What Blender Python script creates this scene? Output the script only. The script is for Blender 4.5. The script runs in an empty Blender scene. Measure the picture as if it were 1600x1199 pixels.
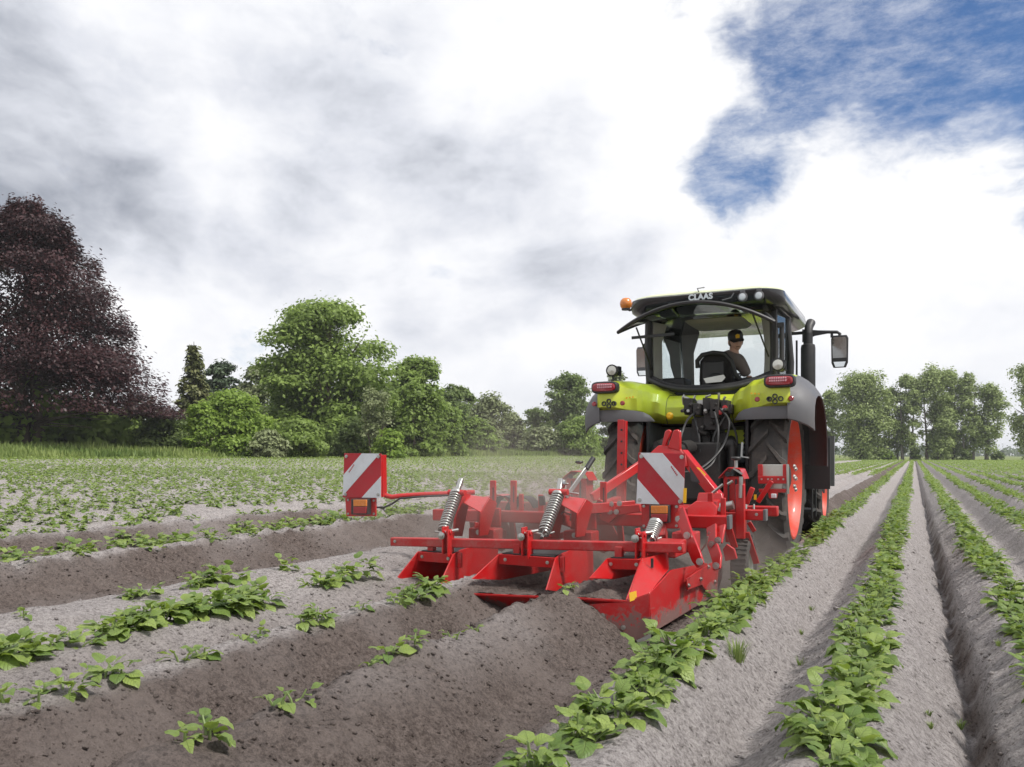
import bpy, math, random
import numpy as np
from mathutils import Vector, Matrix, noise as mnoise

R = math.radians
scene = bpy.context.scene
col = scene.collection
rnd = random.Random(7)
rng = np.random.default_rng(7)

# ---------------------------------------------------------------- camera
# world: +Y runs along the potato rows, +X to their right, z = 0 is the bottom of a furrow
FPX, CAMZ = 1290.0, 1.12
YAW = math.atan(628.0 / FPX)
CT, ST = math.cos(YAW), math.sin(YAW)
cd = bpy.data.cameras.new('camera')
cam = bpy.data.objects.new('camera', cd)
col.objects.link(cam)
cam.location = (0, 0, CAMZ)
cam.rotation_euler = (R(90), 0, YAW)
cd.sensor_fit = 'HORIZONTAL'
cd.sensor_width = 36
cd.lens = 36 * FPX / 1600
cd.shift_y = 111.5 / 1600
cd.clip_start, cd.clip_end = 0.05, 6000
scene.camera = cam

# ---------------------------------------------------------------- light
SUN_EL, SUN_AZ = 52.0, 62.0       # degrees; azimuth measured from "straight behind the camera" towards its right
# direction to the sun in world space
back = Vector((ST, -CT, 0)); right = Vector((CT, ST, 0))
sd = (back * math.cos(R(SUN_AZ)) + right * math.sin(R(SUN_AZ))) * math.cos(R(SUN_EL)) + Vector((0, 0, math.sin(R(SUN_EL))))
sl = bpy.data.lights.new('sun', 'SUN')
sun = bpy.data.objects.new('sun', sl)
col.objects.link(sun)
sl.energy = 2.2
sl.angle = R(9)
sl.color = (1.0, 0.96, 0.9)
sun.rotation_euler = sd.to_track_quat('Z', 'Y').to_euler()
sun.location = (0, 0, 60)

world = bpy.data.worlds.new('World')
scene.world = world
world.use_nodes = True
W = world.node_tree
W.nodes.clear()


class NT:
    """small helper that writes node graphs"""
    def __init__(self, tree):
        self.t = tree

    def n(self, kind, ins=None, **kw):
        nd = self.t.nodes.new(kind)
        for k, v in kw.items():
            setattr(nd, k, v)
        for k, v in (ins or {}).items():
            s = nd.inputs[k]
            if isinstance(v, bpy.types.NodeSocket):
                self.t.links.new(v, s)
            else:
                s.default_value = v
        return nd

    def m(self, op, a, b=None, c=None, clamp=False):
        nd = self.t.nodes.new('ShaderNodeMath')
        nd.operation = op
        nd.use_clamp = clamp
        for i, v in enumerate((a, b, c)):
            if v is None:
                continue
            if isinstance(v, bpy.types.NodeSocket):
                self.t.links.new(v, nd.inputs[i])
            else:
                nd.inputs[i].default_value = v
        return nd.outputs[0]

    def vm(self, op, a, b=None):
        nd = self.t.nodes.new('ShaderNodeVectorMath')
        nd.operation = op
        for i, v in enumerate((a, b)):
            if v is None:
                continue
            if isinstance(v, bpy.types.NodeSocket):
                self.t.links.new(v, nd.inputs[i])
            else:
                nd.inputs[i].default_value = v
        return nd.outputs['Value'] if op in ('DOT_PRODUCT', 'LENGTH', 'DISTANCE') else nd.outputs[0]

    def mix(self, f, a, b, blend='MIX'):
        nd = self.t.nodes.new('ShaderNodeMix')
        nd.data_type = 'RGBA'
        nd.blend_type = blend
        for k, v in ((0, f), (6, a), (7, b)):
            if isinstance(v, bpy.types.NodeSocket):
                self.t.links.new(v, nd.inputs[k])
            elif k and len(v) == 3:
                nd.inputs[k].default_value = (*v, 1)
            else:
                nd.inputs[k].default_value = v
        return nd.outputs[2]

    def ramp(self, f, stops):
        nd = self.t.nodes.new('ShaderNodeValToRGB')
        self.t.links.new(f, nd.inputs[0])
        e = nd.color_ramp.elements
        while len(e) < len(stops):
            e.new(0.5)
        for el, (p, c) in zip(e, stops):
            el.position = p
            el.color = (c, c, c, 1) if isinstance(c, (int, float)) else (*c, 1)
        return nd.outputs[0]

    def mr(self, v, a, b, c=0.0, d=1.0, smooth=True):
        nd = self.t.nodes.new('ShaderNodeMapRange')
        nd.interpolation_type = 'SMOOTHSTEP' if smooth else 'LINEAR'
        self.t.links.new(v, nd.inputs[0])
        for i, x in enumerate((a, b, c, d)):
            nd.inputs[i + 1].default_value = x
        return nd.outputs[0]


# sky: Nishita blue behind a procedural layer of broken cloud on a plane high above the place
g = NT(W)
sky = g.n('ShaderNodeTexSky', sky_type='NISHITA', sun_disc=False, sun_elevation=R(SUN_EL),
          sun_rotation=math.atan2(sd.x, sd.y), air_density=1.0, dust_density=0.6, ozone_density=2.0)
tc = g.n('ShaderNodeTexCoord').outputs['Generated']
sep = g.n('ShaderNodeSeparateXYZ', {0: tc})
zc = g.m('MAXIMUM', sep.outputs[2], 0.0)
den = g.m('ADD', zc, 0.16)
px = g.m('DIVIDE', sep.outputs[0], den)
py = g.m('DIVIDE', sep.outputs[1], den)
cp = g.n('ShaderNodeCombineXYZ', {0: px, 1: py, 2: 0.0}).outputs[0]


def sky_dir(x, y):
    """direction through a point of the view (in 1600 px units)"""
    u, v = (x - 800) / FPX, (711 - y) / FPX
    d = Vector((CT * u - ST, ST * u + CT, v))
    return d.normalized()


def blob(x, y, r, soft=0.5):
    """1 near a direction of the sky, 0 further than r radians"""
    d = sky_dir(x, y)
    dp = g.vm('DOT_PRODUCT', tc, tuple(d))
    return g.mr(dp, math.cos(r), math.cos(r * soft * 0.5), 0, 1)


q3 = g.vm('MULTIPLY', tc, (1.0, 1.0, 1.7))
wn = g.n('ShaderNodeTexNoise', {'Vector': q3, 'Scale': 3.2, 'Detail': 4.0, 'Roughness': 0.55})
wv = g.vm('SUBTRACT', wn.outputs['Color'], (0.5, 0.5, 0.5))
wsc = g.n('ShaderNodeVectorMath', {0: wv, 3: 0.12}, operation='SCALE').outputs[0]
q0 = q3
q3 = g.vm('ADD', q3, wsc)
qs = g.vm('MULTIPLY', q3, (1.0, 1.0, 1.0))
n1 = g.n('ShaderNodeTexNoise', {'Vector': q3, 'Scale': 2.8, 'Detail': 12.0, 'Roughness': 0.60}).outputs[0]
n2 = g.n('ShaderNodeTexNoise', {'Vector': g.vm('ADD', qs, (7.3, 2.1, 0.4)), 'Scale': 5.6, 'Detail': 10.0, 'Roughness': 0.56}).outputs[0]
n3 = g.n('ShaderNodeTexNoise', {'Vector': g.vm('ADD', q3, (1.3, 9.1, 2.0)), 'Scale': 8.5, 'Detail': 8.0, 'Roughness': 0.62}).outputs[0]
nw = g.n('ShaderNodeTexNoise', {'Vector': g.vm('ADD', g.vm('MULTIPLY', q0, (1.0, 0.8, 1.5)), (3.1, .4, 5.0)), 'Scale': 5.0, 'Detail': 12.0, 'Roughness': 0.72}).outputs[0]
# coverage: mostly cloud, with one large clear gap of blue high on the right
nsum = g.m('ADD', g.m('MULTIPLY', g.m('SUBTRACT', n1, 0.5), 2.0), g.m('MULTIPLY', g.m('SUBTRACT', n3, 0.5), 1.25))
gap = g.m('MAXIMUM', blob(1650, 40, 0.33, 0.2), g.m('MULTIPLY', blob(1180, 265, 0.11, 0.1), 0.75))
gap = g.m('MAXIMUM', gap, g.m('MULTIPLY', blob(1320, 130, 0.15, 0.1), 0.72))
gap = g.m('MAXIMUM', gap, g.m('MULTIPLY', blob(2000, -420, 0.62, 0.3), 0.95))
gap = g.m('MAXIMUM', gap, g.m('MULTIPLY', blob(585, 25, 0.09, 0.3), 0.52))
low = blob(1430, 420, 0.20, 0.2)
cov = g.m('ADD', g.m('SUBTRACT', 0.80, g.m('MULTIPLY', gap, 1.12)), g.m('ADD', nsum, g.m('MULTIPLY', low, 0.7)))
cov = g.mr(cov, -0.02, 0.50)
# thin wisps across the blue
wisp = g.m('MULTIPLY', g.mr(nw, 0.42, 0.76), 0.66)
cov = g.m('MAXIMUM', cov, wisp)
# thickness: grey bases where the layer is thick, white where it is thin or lit from the side
shade = g.m('ADD', g.m('MULTIPLY', g.m('SUBTRACT', n2, 0.5), 2.9), g.m('MULTIPLY', g.m('SUBTRACT', n3, 0.5), 0.7))
dark = g.m('MULTIPLY', blob(70, 215, 0.21, 0.1), 0.8)
dark = g.m('MAXIMUM', dark, g.m('MULTIPLY', blob(540, 240, 0.22, 0.1), 0.48))
dark = g.m('MAXIMUM', dark, g.m('MULTIPLY', blob(880, 330, 0.17, 0.1), 0.62))
dark = g.m('MAXIMUM', dark, g.m('MULTIPLY', blob(690, 400, 0.15, 0.1), 0.5))
lite = g.m('MAXIMUM', blob(1040, 190, 0.22, 0.2), g.m('MULTIPLY', blob(1420, 330, 0.20, 0.2), 0.62))
lite = g.m('MAXIMUM', lite, g.m('MULTIPLY', blob(90, 70, 0.13, 0.2), 0.6))
lev = g.m('ADD', g.m('ADD', shade, dark), g.m('SUBTRACT', -0.28, g.m('MULTIPLY', lite, 0.5)))
ccol = g.ramp(g.mr(lev, -0.55, 0.95, 0, 1, False), [(0.0, (5.67, 5.67, 5.72)), (0.26, (5.07, 5.13, 5.35)), (0.52, (4.09, 4.21, 4.58)), (1.0, (1.95, 2.10, 2.44))])
hz = g.mr(sep.outputs[2], 0.0, 0.19, 1, 0)
ccol = g.mix(g.m('MULTIPLY', hz, 0.7), ccol, (4.85, 4.95, 5.2))
skyc = g.mix(1.0, sky.outputs[0], (0.30, 0.43, 0.58), 'MULTIPLY')
full = g.mix(g.m('MAXIMUM', cov, g.m('MULTIPLY', hz, 0.9)), skyc, ccol)
bg = g.n('ShaderNodeBackground', {'Color': full, 'Strength': 0.1})
wo = g.n('ShaderNodeOutputWorld', {0: bg.outputs[0]})

vs = scene.view_settings
vs.view_transform = 'Standard'
vs.look = 'None'
vs.gamma = 1
vs.exposure = 0.92
vs.use_curve_mapping = False
scene.render.engine = 'CYCLES'
cy = scene.cycles
cy.max_bounces = 8
cy.transparent_max_bounces = 16
cy.use_denoising = True
cy.volume_bounces = 0
cy.volume_step_rate = 2.0
cy.volume_max_steps = 128


# ---------------------------------------------------------------- helpers
def at(x, y, Y):
    """the point of the plane 'Y metres along the rows' that the photograph shows at pixel (x, y)"""
    u = (x - 800) / FPX
    X = Y * (u * CT - ST) / (CT + u * ST)
    d = Y * CT - X * ST
    return Vector((X, Y, CAMZ - (y - 711) * d / FPX))


def on_x(x, y, X):
    """same, on the plane at lateral distance X"""
    u = (x - 800) / FPX
    Y = X * (CT + u * ST) / (u * CT - ST)
    d = Y * CT - X * ST
    return Vector((X, Y, CAMZ - (y - 711) * d / FPX))


def depth(x, d, z=0.0):
    """the ground position seen in pixel column x at view depth d"""
    xc = (x - 800) / FPX * d
    return Vector((xc * CT - d * ST, xc * ST + d * CT, z))


def proj(X, Y, Z):
    xc = X * CT + Y * ST
    d = Y * CT - X * ST
    return 800 + FPX * xc / d, 711 + FPX * (CAMZ - Z) / d, d


def tag(o, label=None, cat=None, group=None, kind=None):
    for k, v in (('label', label), ('category', cat), ('group', group), ('kind', kind)):
        if v:
            o[k] = v
    return o


def thing(name, loc, label, cat, group=None, rz=0.0):
    o = bpy.data.objects.new(name, None)
    o.empty_display_size = 0.2
    col.objects.link(o)
    o.location = loc
    o.rotation_euler = (0, 0, rz)
    return tag(o, label, cat, group)


def link_mesh(name, me, mat, parent=None, loc=(0, 0, 0)):
    o = bpy.data.objects.new(name, me)
    col.objects.link(o)
    if mat is not None and not me.materials:
        me.materials.append(mat)
    o.location = loc
    if parent is not None:
        o.parent = parent
    return o


def np_mesh(name, verts, faces, smooth=False):
    """verts (n,3), faces (m,k) arrays -> mesh, fast"""
    me = bpy.data.meshes.new(name)
    n, (m, k) = len(verts), faces.shape
    me.vertices.add(n)
    me.vertices.foreach_set('co', np.asarray(verts, np.float32).ravel())
    me.loops.add(m * k)
    me.loops.foreach_set('vertex_index', faces.astype(np.int32).ravel())
    me.polygons.add(m)
    me.polygons.foreach_set('loop_start', np.arange(0, m * k, k, dtype=np.int32))
    me.polygons.foreach_set('loop_total', np.full(m, k, np.int32))
    if smooth:
        me.polygons.foreach_set('use_smooth', np.ones(m, bool))
    me.update(calc_edges=True)
    me.validate()
    return me


class MB:
    """collects simple solids and links them as one mesh object"""
    def __init__(self, off=(0, 0, 0)):
        self.v, self.f, self.off, self.cut = [], [], Vector(off), []

    def add(self, vs_, fs):
        b = len(self.v)
        self.cut.append((b, len(self.f)))
        self.v += [Vector(p) for p in vs_]
        self.f += [[i + b for i in q] for q in fs]
        return self

    def box(self, c, s, rot=None):
        c = Vector(c)
        pts = []
        for i in (-.5, .5):
            for j in (-.5, .5):
                for k in (-.5, .5):
                    p = Vector((i * s[0], j * s[1], k * s[2]))
                    if rot is not None:
                        p = rot @ p
                    pts.append(c + p)
        return self.add(pts, [(0, 1, 3, 2), (4, 6, 7, 5), (0, 4, 5, 1), (2, 3, 7, 6), (0, 2, 6, 4), (1, 5, 7, 3)])

    def bar(self, a, b, w, h, up=(0, 0, 1)):
        a, b = Vector(a), Vector(b)
        d = (b - a).normalized()
        s = d.cross(Vector(up))
        if s.length < 1e-4:
            s = d.cross(Vector((1, 0, 0)))
        s.normalize()
        u = s.cross(d)
        pts = []
        for e in (a, b):
            for i, j in ((-1, -1), (1, -1), (1, 1), (-1, 1)):
                pts.append(e + s * (i * w / 2) + u * (j * h / 2))
        return self.add(pts, [(0, 1, 2, 3), (7, 6, 5, 4), (0, 4, 5, 1), (1, 5, 6, 2), (2, 6, 7, 3), (3, 7, 4, 0)])

    def tube(self, pts, r, n=8, caps=True):
        pts = [Vector(p) for p in pts]
        rr = r if isinstance(r, (list, tuple)) else [r] * len(pts)
        rings, pu = [], None
        for i, p in enumerate(pts):
            d = (pts[min(i + 1, len(pts) - 1)] - pts[max(i - 1, 0)]).normalized()
            if pu is None:
                pu = d.orthogonal().normalized()
            else:
                pu = (pu - d * pu.dot(d))
                pu = pu.normalized() if pu.length > 1e-5 else d.orthogonal().normalized()
            w = d.cross(pu)
            rings.append([p + (pu * math.cos(a) + w * math.sin(a)) * rr[i] for a in [2 * math.pi * k / n for k in range(n)]])
        return self.loft(rings, True, caps)

    def cyl(self, a, b, r, r2=None, n=16):
        return self.tube([a, b], [r, r if r2 is None else r2], n)

    def loft(self, rings, closed=True, caps=True):
        n = len(rings[0])
        vs_ = [p for q in rings for p in q]
        fs = []
        for i in range(len(rings) - 1):
            for k in range(n if closed else n - 1):
                a, b = i * n + k, i * n + (k + 1) % n
                fs.append((a, b, b + n, a + n))
        if caps and closed:
            fs.append(tuple(range(n - 1, -1, -1)))
            fs.append(tuple((len(rings) - 1) * n + k for k in range(n)))
        return self.add(vs_, fs)

    def plate(self, pts, th, direction=None):
        """polygon given in space, thickened by th along its normal (or a direction)"""
        pts = [Vector(p) for p in pts]
        if direction is None:
            nrm = Vector((0, 0, 0))
            for i in range(len(pts)):
                nrm += (pts[i] - pts[0]).cross(pts[(i + 1) % len(pts)] - pts[0])
            direction = nrm.normalized()
        d = Vector(direction).normalized() * th / 2
        n = len(pts)
        vs_ = [p - d for p in pts] + [p + d for p in pts]
        fs = [tuple(range(n - 1, -1, -1)), tuple(range(n, 2 * n))]
        fs += [(i, (i + 1) % n, (i + 1) % n + n, i + n) for i in range(n)]
        return self.add(vs_, fs)

    def lathe(self, prof, c, axis, n=32, caps=False):
        """prof: (radius, distance along the axis)"""
        c, ax = Vector(c), Vector(axis).normalized()
        u = ax.orthogonal().normalized()
        w = ax.cross(u)
        rings = []
        for k in range(n):
            a = 2 * math.pi * k / n
            d = u * math.cos(a) + w * math.sin(a)
            rings.append([c + d * r_ + ax * h_ for r_, h_ in prof])
        rings.append(rings[0])
        m = len(prof)
        vs_ = [p for q in rings[:-1] for p in q]
        fs = []
        for k in range(n):
            k2 = (k + 1) % n
            for i in range(m - 1):
                fs.append((k * m + i, k2 * m + i, k2 * m + i + 1, k * m + i + 1))
        if caps:
            fs.append(tuple(k * m for k in range(n - 1, -1, -1)))
            fs.append(tuple(k * m + m - 1 for k in range(n)))
        return self.add(vs_, fs)

    def ball(self, c, r, n=14, m=8, rot=None):
        r = (r, r, r) if isinstance(r, (int, float)) else r
        c = Vector(c)
        rings = []
        for i in range(m + 1):
            ph = math.pi * i / m
            ring = []
            for k in range(n):
                a = 2 * math.pi * k / n
                p = Vector((max(1e-3, math.sin(ph)) * math.cos(a) * r[0], max(1e-3, math.sin(ph)) * math.sin(a) * r[1], math.cos(ph) * r[2]))
                ring.append(c + (rot @ p if rot is not None else p))
            rings.append(ring)
        return self.loft(rings[::-1], True, True)

    def bolt(self, c, axis, r=0.012, h=0.012):
        ax = Vector(axis).normalized()
        c = Vector(c)
        self.tube([c - ax * .002, c + ax * h * .4], r * 1.55, 10)
        self.tube([c + ax * h * .4, c + ax * h], r, 6)
        return self

    def each(self, name, mat, parent=None, per=1, **kw):
        """every collected solid (or every 'per' of them) becomes an object of its own"""
        out = []
        cuts = self.cut[::per] + [(len(self.v), len(self.f))]
        for (v0, f0), (v1, f1) in zip(cuts, cuts[1:]):
            q = MB(self.off)
            q.v = self.v[v0:v1]
            q.f = [[i - v0 for i in fc_] for fc_ in self.f[f0:f1]]
            out.append(q.build(name, mat, parent, **kw))
        return out

    def build(self, name, mat, parent=None, bevel=0.0, smooth=35, label=None):
        me = bpy.data.meshes.new(name)
        me.from_pydata([tuple(p - self.off) for p in self.v], [], self.f)
        me.update()
        import bmesh
        bm = bmesh.new()
        bm.from_mesh(me)
        bmesh.ops.recalc_face_normals(bm, faces=bm.faces)
        bm.to_mesh(me)
        bm.free()
        if smooth:
            me.polygons.foreach_set('use_smooth', np.ones(len(me.polygons), bool))
            me.set_sharp_from_angle(angle=R(smooth))
        o = link_mesh(name, me, mat, parent)
        if bevel:
            b = o.modifiers.new('bevel', 'BEVEL')
            b.width = bevel
            b.segments = 2
            b.limit_method = 'ANGLE'
            b.angle_limit = R(40)
        if label:
            o['label'] = label
        return o


# ---------------------------------------------------------------- materials
def new_mat(name):
    m = bpy.data.materials.new(name)
    m.use_nodes = True
    m.node_tree.nodes.clear()
    return m, NT(m.node_tree)


def finish(t, shader, disp=None):
    o = t.n('ShaderNodeOutputMaterial', {0: shader})
    return o


def paint(name, c, rough=0.35, metal=0.0, dust=0.25, coat=0.0, dustc=(0.30, 0.25, 0.22), bump=0.02, scale=6.0, spec=0.5, mud=0.0):
    """a solid-coloured surface with wear, dust and small relief"""
    m, t = new_mat(name)
    p = t.n('ShaderNodeTexCoord').outputs['Object']
    a = t.n('ShaderNodeTexNoise', {'Vector': p, 'Scale': scale, 'Detail': 6.0, 'Roughness': 0.65}).outputs[0]
    b = t.n('ShaderNodeTexNoise', {'Vector': p, 'Scale': scale * 9, 'Detail': 3.0, 'Roughness': 0.6}).outputs[0]
    k = t.m('ADD', t.m('MULTIPLY', a, 0.7), t.m('MULTIPLY', b, 0.3))
    f = t.mr(k, 0.42, 0.72, 0, dust)
    c2 = t.mix(t.mr(a, 0.3, 0.7, 0, 0.5), c, tuple(x * 0.78 for x in c))
    base = t.mix(f, c2, dustc)
    if mud:
        # soil sticking to the parts that run in the ground, and thin scratches through the paint
        zz = t.n('ShaderNodeSeparateXYZ', {0: p}).outputs[2]
        mk = t.m('ADD', t.mr(zz, mud, -.04, 0, .55), t.m('MULTIPLY', t.m('SUBTRACT', k, .5), 1.5))
        mk = t.mr(mk, .26, .42, 0, .85)
        base = t.mix(mk, base, (0.14, 0.112, 0.10))
        sv = t.n('ShaderNodeTexNoise', {'Vector': t.vm('MULTIPLY', p, (9.0, 3.0, 60.0)), 'Scale': 2.2, 'Detail': 3.0}).outputs[0]
        base = t.mix(t.mr(sv, .66, .72, 0, .45), base, (0.30, 0.22, 0.2))
        f = t.m('MAXIMUM', f, mk)
    rg = t.m('ADD', t.m('MULTIPLY', f, 0.5), t.m('ADD', rough, t.m('MULTIPLY', t.m('SUBTRACT', b, 0.5), 0.12)), clamp=True)
    bp = t.n('ShaderNodeBump', {'Height': k, 'Strength': bump * 5, 'Distance': 0.004})
    s = t.n('ShaderNodeBsdfPrincipled', {'Base Color': base, 'Roughness': rg, 'Metallic': metal, 'Normal': bp.outputs[0],
                                         'Coat Weight': coat, 'Coat Roughness': 0.12, 'Specular IOR Level': spec})
    finish(t, s.outputs[0])
    return m


def glass_mat(name, tint=(0.93, 0.96, 0.95), gl=0.06):
    m, t = new_mat(name)
    tr = t.n('ShaderNodeBsdfTransparent', {'Color': (*tint, 1)})
    gs = t.n('ShaderNodeBsdfGlossy', {'Color': (0.9, 0.95, 0.95, 1), 'Roughness': 0.03})
    fr = t.n('ShaderNodeFresnel', {'IOR': 1.45})
    f = t.m('ADD', fr.outputs[0], gl, clamp=True)
    mx = t.n('ShaderNodeMixShader', {0: f, 1: tr.outputs[0], 2: gs.outputs[0]})
    finish(t, mx.outputs[0])
    return m


M = {}
M['red'] = paint('implement_red', (0.47, 0.0055, 0.007), 0.32, dust=0.12, coat=0.2)
M['red_dusty'] = paint('dusty_red', (0.42, 0.007, 0.009), 0.45, dust=0.36, coat=0.1)
M['red_muddy'] = paint('muddy_red', (0.44, 0.006, 0.008), 0.4, dust=0.16, coat=0.1, mud=.30)
M['rim'] = paint('rim_red', (0.60, 0.050, 0.016), 0.42, dust=0.34, coat=0.1)
M['green'] = paint('body_green', (0.50, 0.58, 0.030), 0.44, dust=0.16, coat=0.15, dustc=(0.42, 0.42, 0.3))
M['cream'] = paint('roof_cream', (0.62, 0.66, 0.45), 0.4, dust=0.1)
M['grey'] = paint('grey_plastic', (0.115, 0.115, 0.122), 0.55, dust=0.3, dustc=(0.2, 0.18, 0.17))
M['dark'] = paint('dark_plastic', (0.022, 0.022, 0.024), 0.5, dust=0.25, dustc=(0.1, 0.09, 0.08))
M['black'] = paint('gloss_black', (0.010, 0.010, 0.012), 0.16, dust=0.05, coat=0.5)
M['rubber'] = paint('tyre_rubber', (0.035, 0.032, 0.030), 0.78, dust=0.75, dustc=(0.13, 0.105, 0.09), scale=4)
M['iron'] = paint('cast_iron', (0.035, 0.033, 0.032), 0.5, metal=0.4, dust=0.45, dustc=(0.12, 0.10, 0.09))
M['zinc'] = paint('zinc_steel', (0.46, 0.46, 0.44), 0.34, metal=0.9, dust=0.15)
M['white'] = paint('reflective_white', (0.62, 0.65, 0.68), 0.45, dust=0.12)
M['stripe_red'] = paint('reflective_red', (0.40, 0.008, 0.018), 0.45, dust=0.1)
M['yellow'] = paint('reflector_yellow', (0.85, 0.48, 0.01), 0.4, dust=0.05)
M['orange'] = paint('indicator_orange', (0.62, 0.20, 0.03), 0.25, dust=0.15, coat=0.3)
M['lens_red'] = paint('lamp_red', (0.30, 0.012, 0.02), 0.15, dust=0.05, coat=0.6)
M['lens_pink'] = paint('lamp_pink', (0.62, 0.30, 0.34), 0.15, dust=0.05, coat=0.6)
M['lens'] = paint('lamp_lens', (0.55, 0.55, 0.5), 0.12, metal=0.5, dust=0.05, coat=0.6)
M['mirror'] = paint('mirror_face', (0.75, 0.78, 0.78), 0.05, metal=1.0, dust=0.03)
M['fabric'] = paint('seat_fabric', (0.035, 0.033, 0.032), 0.85, dust=0.2, dustc=(0.09, 0.08, 0.075))
M['liner'] = paint('cab_liner', (0.34, 0.34, 0.32), 0.8, dust=0.1)
M['glass'] = glass_mat('cab_glass')
M['hatch'] = glass_mat('tinted_glass', (0.66, 0.74, 0.74), 0.03)
M['shirt'] = paint('shirt_cloth', (0.20, 0.165, 0.15), 0.9, dust=0.1)
M['skin'] = paint('skin', (0.70, 0.42, 0.31), 0.5, dust=0.0)
M['trouser'] = paint('trouser_cloth', (0.03, 0.04, 0.07), 0.9, dust=0.1)
M['hair'] = paint('hair', (0.05, 0.035, 0.025), 0.7, dust=0.0)
M['bark'] = paint('bark', (0.11, 0.085, 0.065), 0.9, dust=0.5, dustc=(0.06, 0.055, 0.045), bump=0.2, scale=2)
M['birch_bark'] = paint('pale_bark', (0.22, 0.2, 0.18), 0.9, dust=0.6, dustc=(0.07, 0.06, 0.05), bump=0.2, scale=2)
# ---------------------------------------------------------------- ground
_perm = np.random.default_rng(3).random((512, 512))


def vnoise(x, y):
    xi, yi = np.floor(x).astype(int), np.floor(y).astype(int)
    fx, fy = x - xi, y - yi
    fx, fy = fx * fx * (3 - 2 * fx), fy * fy * (3 - 2 * fy)
    a = _perm[xi % 512, yi % 512]
    b = _perm[(xi + 1) % 512, yi % 512]
    c = _perm[xi % 512, (yi + 1) % 512]
    d = _perm[(xi + 1) % 512, (yi + 1) % 512]
    return (a * (1 - fx) + b * fx) * (1 - fy) + (c * (1 - fx) + d * fx) * fy - 0.5


def fbm(x, y, oct=4, gain=0.5):
    s, a = 0, 1.0
    for i in range(oct):
        s = s + a * vnoise(x * 2 ** i + 17.3 * i, y * 2 ** i + 5.1 * i)
        a *= gain
    return s


def sst(a, b, x):
    t = np.clip((x - a) / (b - a), 0, 1)
    return t * t * (3 - 2 * t)


def rise(X):
    x = -np.asarray(X, float)
    return 0.021 * np.clip(x - 6, 0, 36) + 0.075 * np.clip(x - 42, 0, 8)


# cross-section left of the wheel furrow: freshly earthed-up ridges (x, z)
PX = np.array([-8.9, -8.55, -8.2, -7.86, -7.7, -7.45, -7.25, -7.0, -6.85, -6.45, -6.2, -6.08, -5.75, -5.45, -5.2, -4.95, -4.7, -4.5, -4.32, -4.15, -3.97, -3.77, -3.62, -3.47, -3.22, -3.02, -2.89, -2.74, -2.48, -2.25, -2.10, -2.0, -1.84, -1.62, -1.5, -1.42])
PZ = np.array([0.12, .03, .13, .29, .26, .06, .04, .15, .18, .22, .30, .27, .06, .0, .02, .13, .20, .23, .235, .21, .13, .17, .225, .21, .09, .13, .24, .205, -.01, .04, .20, .25, .175, .0, -.05, -.04])
FRESH = np.array([0, 0, 0, .25, .60, .55, .1, 0, 0, 0, .15, .75, .85, .65, .2, .05, .0, 0, 0, .1, .25, .1, .0, .30, .50, .25, .05, .75, 1.0, 1.0, .88, .66, .74, .97, 1., .85])
ROW_R = [-0.95 + 0.75 * k for k in range(70)]


def height(X, Y, fine=True):
    X, Y = np.broadcast_arrays(np.asarray(X, float), np.asarray(Y, float))
    # rows wander a little and their edges slump here and there
    X0 = X
    X = X + np.where(X > -1.1, 0.035 * vnoise(Y * 0.9 + 5, X * .6) + 0.022 * vnoise(Y * 3.2, X * 1.3 + 4), 0)
    wob = 0.05 * vnoise(Y * 0.35 + 3, X * 0.05) + 0.03 * vnoise(Y * 1.1, X * 0.2 + 9)
    x = X + wob * sst(-1.0, -2.2, X)
    d = np.abs((X + 0.95 + 0.375) % 0.75 - 0.375) / 0.375
    ridge = 0.205 * (1 - sst(0.22, 1.0, d)) * (1 + 0.25 * vnoise(Y * 0.8, X * 3))
    prof = np.interp(x, PX, PZ)
    ah = sst(9.0, 12.0, Y)
    prof = prof * (1 - ah) + ridge * ah
    # left of the freshly worked ridges the rows are regular again
    dl = np.abs((X + 8.9 + 0.375) % 0.75 - 0.375) / 0.375
    far = 0.17 * (1 - sst(0.2, 1.0, dl))
    z = np.where(X > -1.42, np.where(X < -1.325 + .25, ridge * sst(-1.42, -1.15, X) - .02 * (1 - sst(-1.42, -1.15, X)), ridge), np.where(X < -8.9, far, prof))
    # wheel groove with a crumbled edge in one furrow
    gx = X - 0.215 - 0.02 * vnoise(Y * 3.1, Y * 0 + 2)
    z = z - 0.085 * np.exp(-(gx / 0.042) ** 2) + (0.022 + .03 * vnoise(Y * 9, Y * 0 + 7)) * np.exp(-((gx - 0.075) / 0.035) ** 2)
    z = z - 0.03 * np.exp(-((X + 0.60) / 0.05) ** 2)
    # rows end far down the field
    z = z * (1 - sst(148, 151, Y)) * (1 - sst(41, 43, np.abs(X)))
    z = z + rise(X)
    if fine:
        fr = fresh(X, Y)
        near = 1 - sst(14, 30, Y)
        rough = 0.60 + 0.75 * fr + 0.5 * np.exp(-((X + 6.1) / 0.3) ** 2)
        z = z + near * rough * (0.030 * fbm(X * 4, Y * 4, 3) + 0.028 * fbm(X * 11 + 3, Y * 11, 3, .6))
        cl = fbm(X * 16 + 40, Y * 16, 2)
        z = z + near * rough * 0.035 * np.clip(cl - 0.22, 0, 1)
        # soil slumping down the fresh flanks
        z = z + near * fr * 0.022 * vnoise(Y * 7, X * 1.5)
        # crumbled crests
        crest = 0.7 * np.exp(-((X + 2.0) / 0.13) ** 2) + 0.6 * np.exp(-((X + 2.86) / 0.12) ** 2) + 1.7 * np.exp(-((X + 6.15) / 0.16) ** 2) + 1.5 * np.exp(-((X + 7.8) / 0.15) ** 2)
        z = z + near * crest * (0.030 * fbm(X * 5 + 9, Y * 4.5, 3, .65) + 0.026 * fbm(X * 17, Y * 17, 2))
    return z


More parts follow.
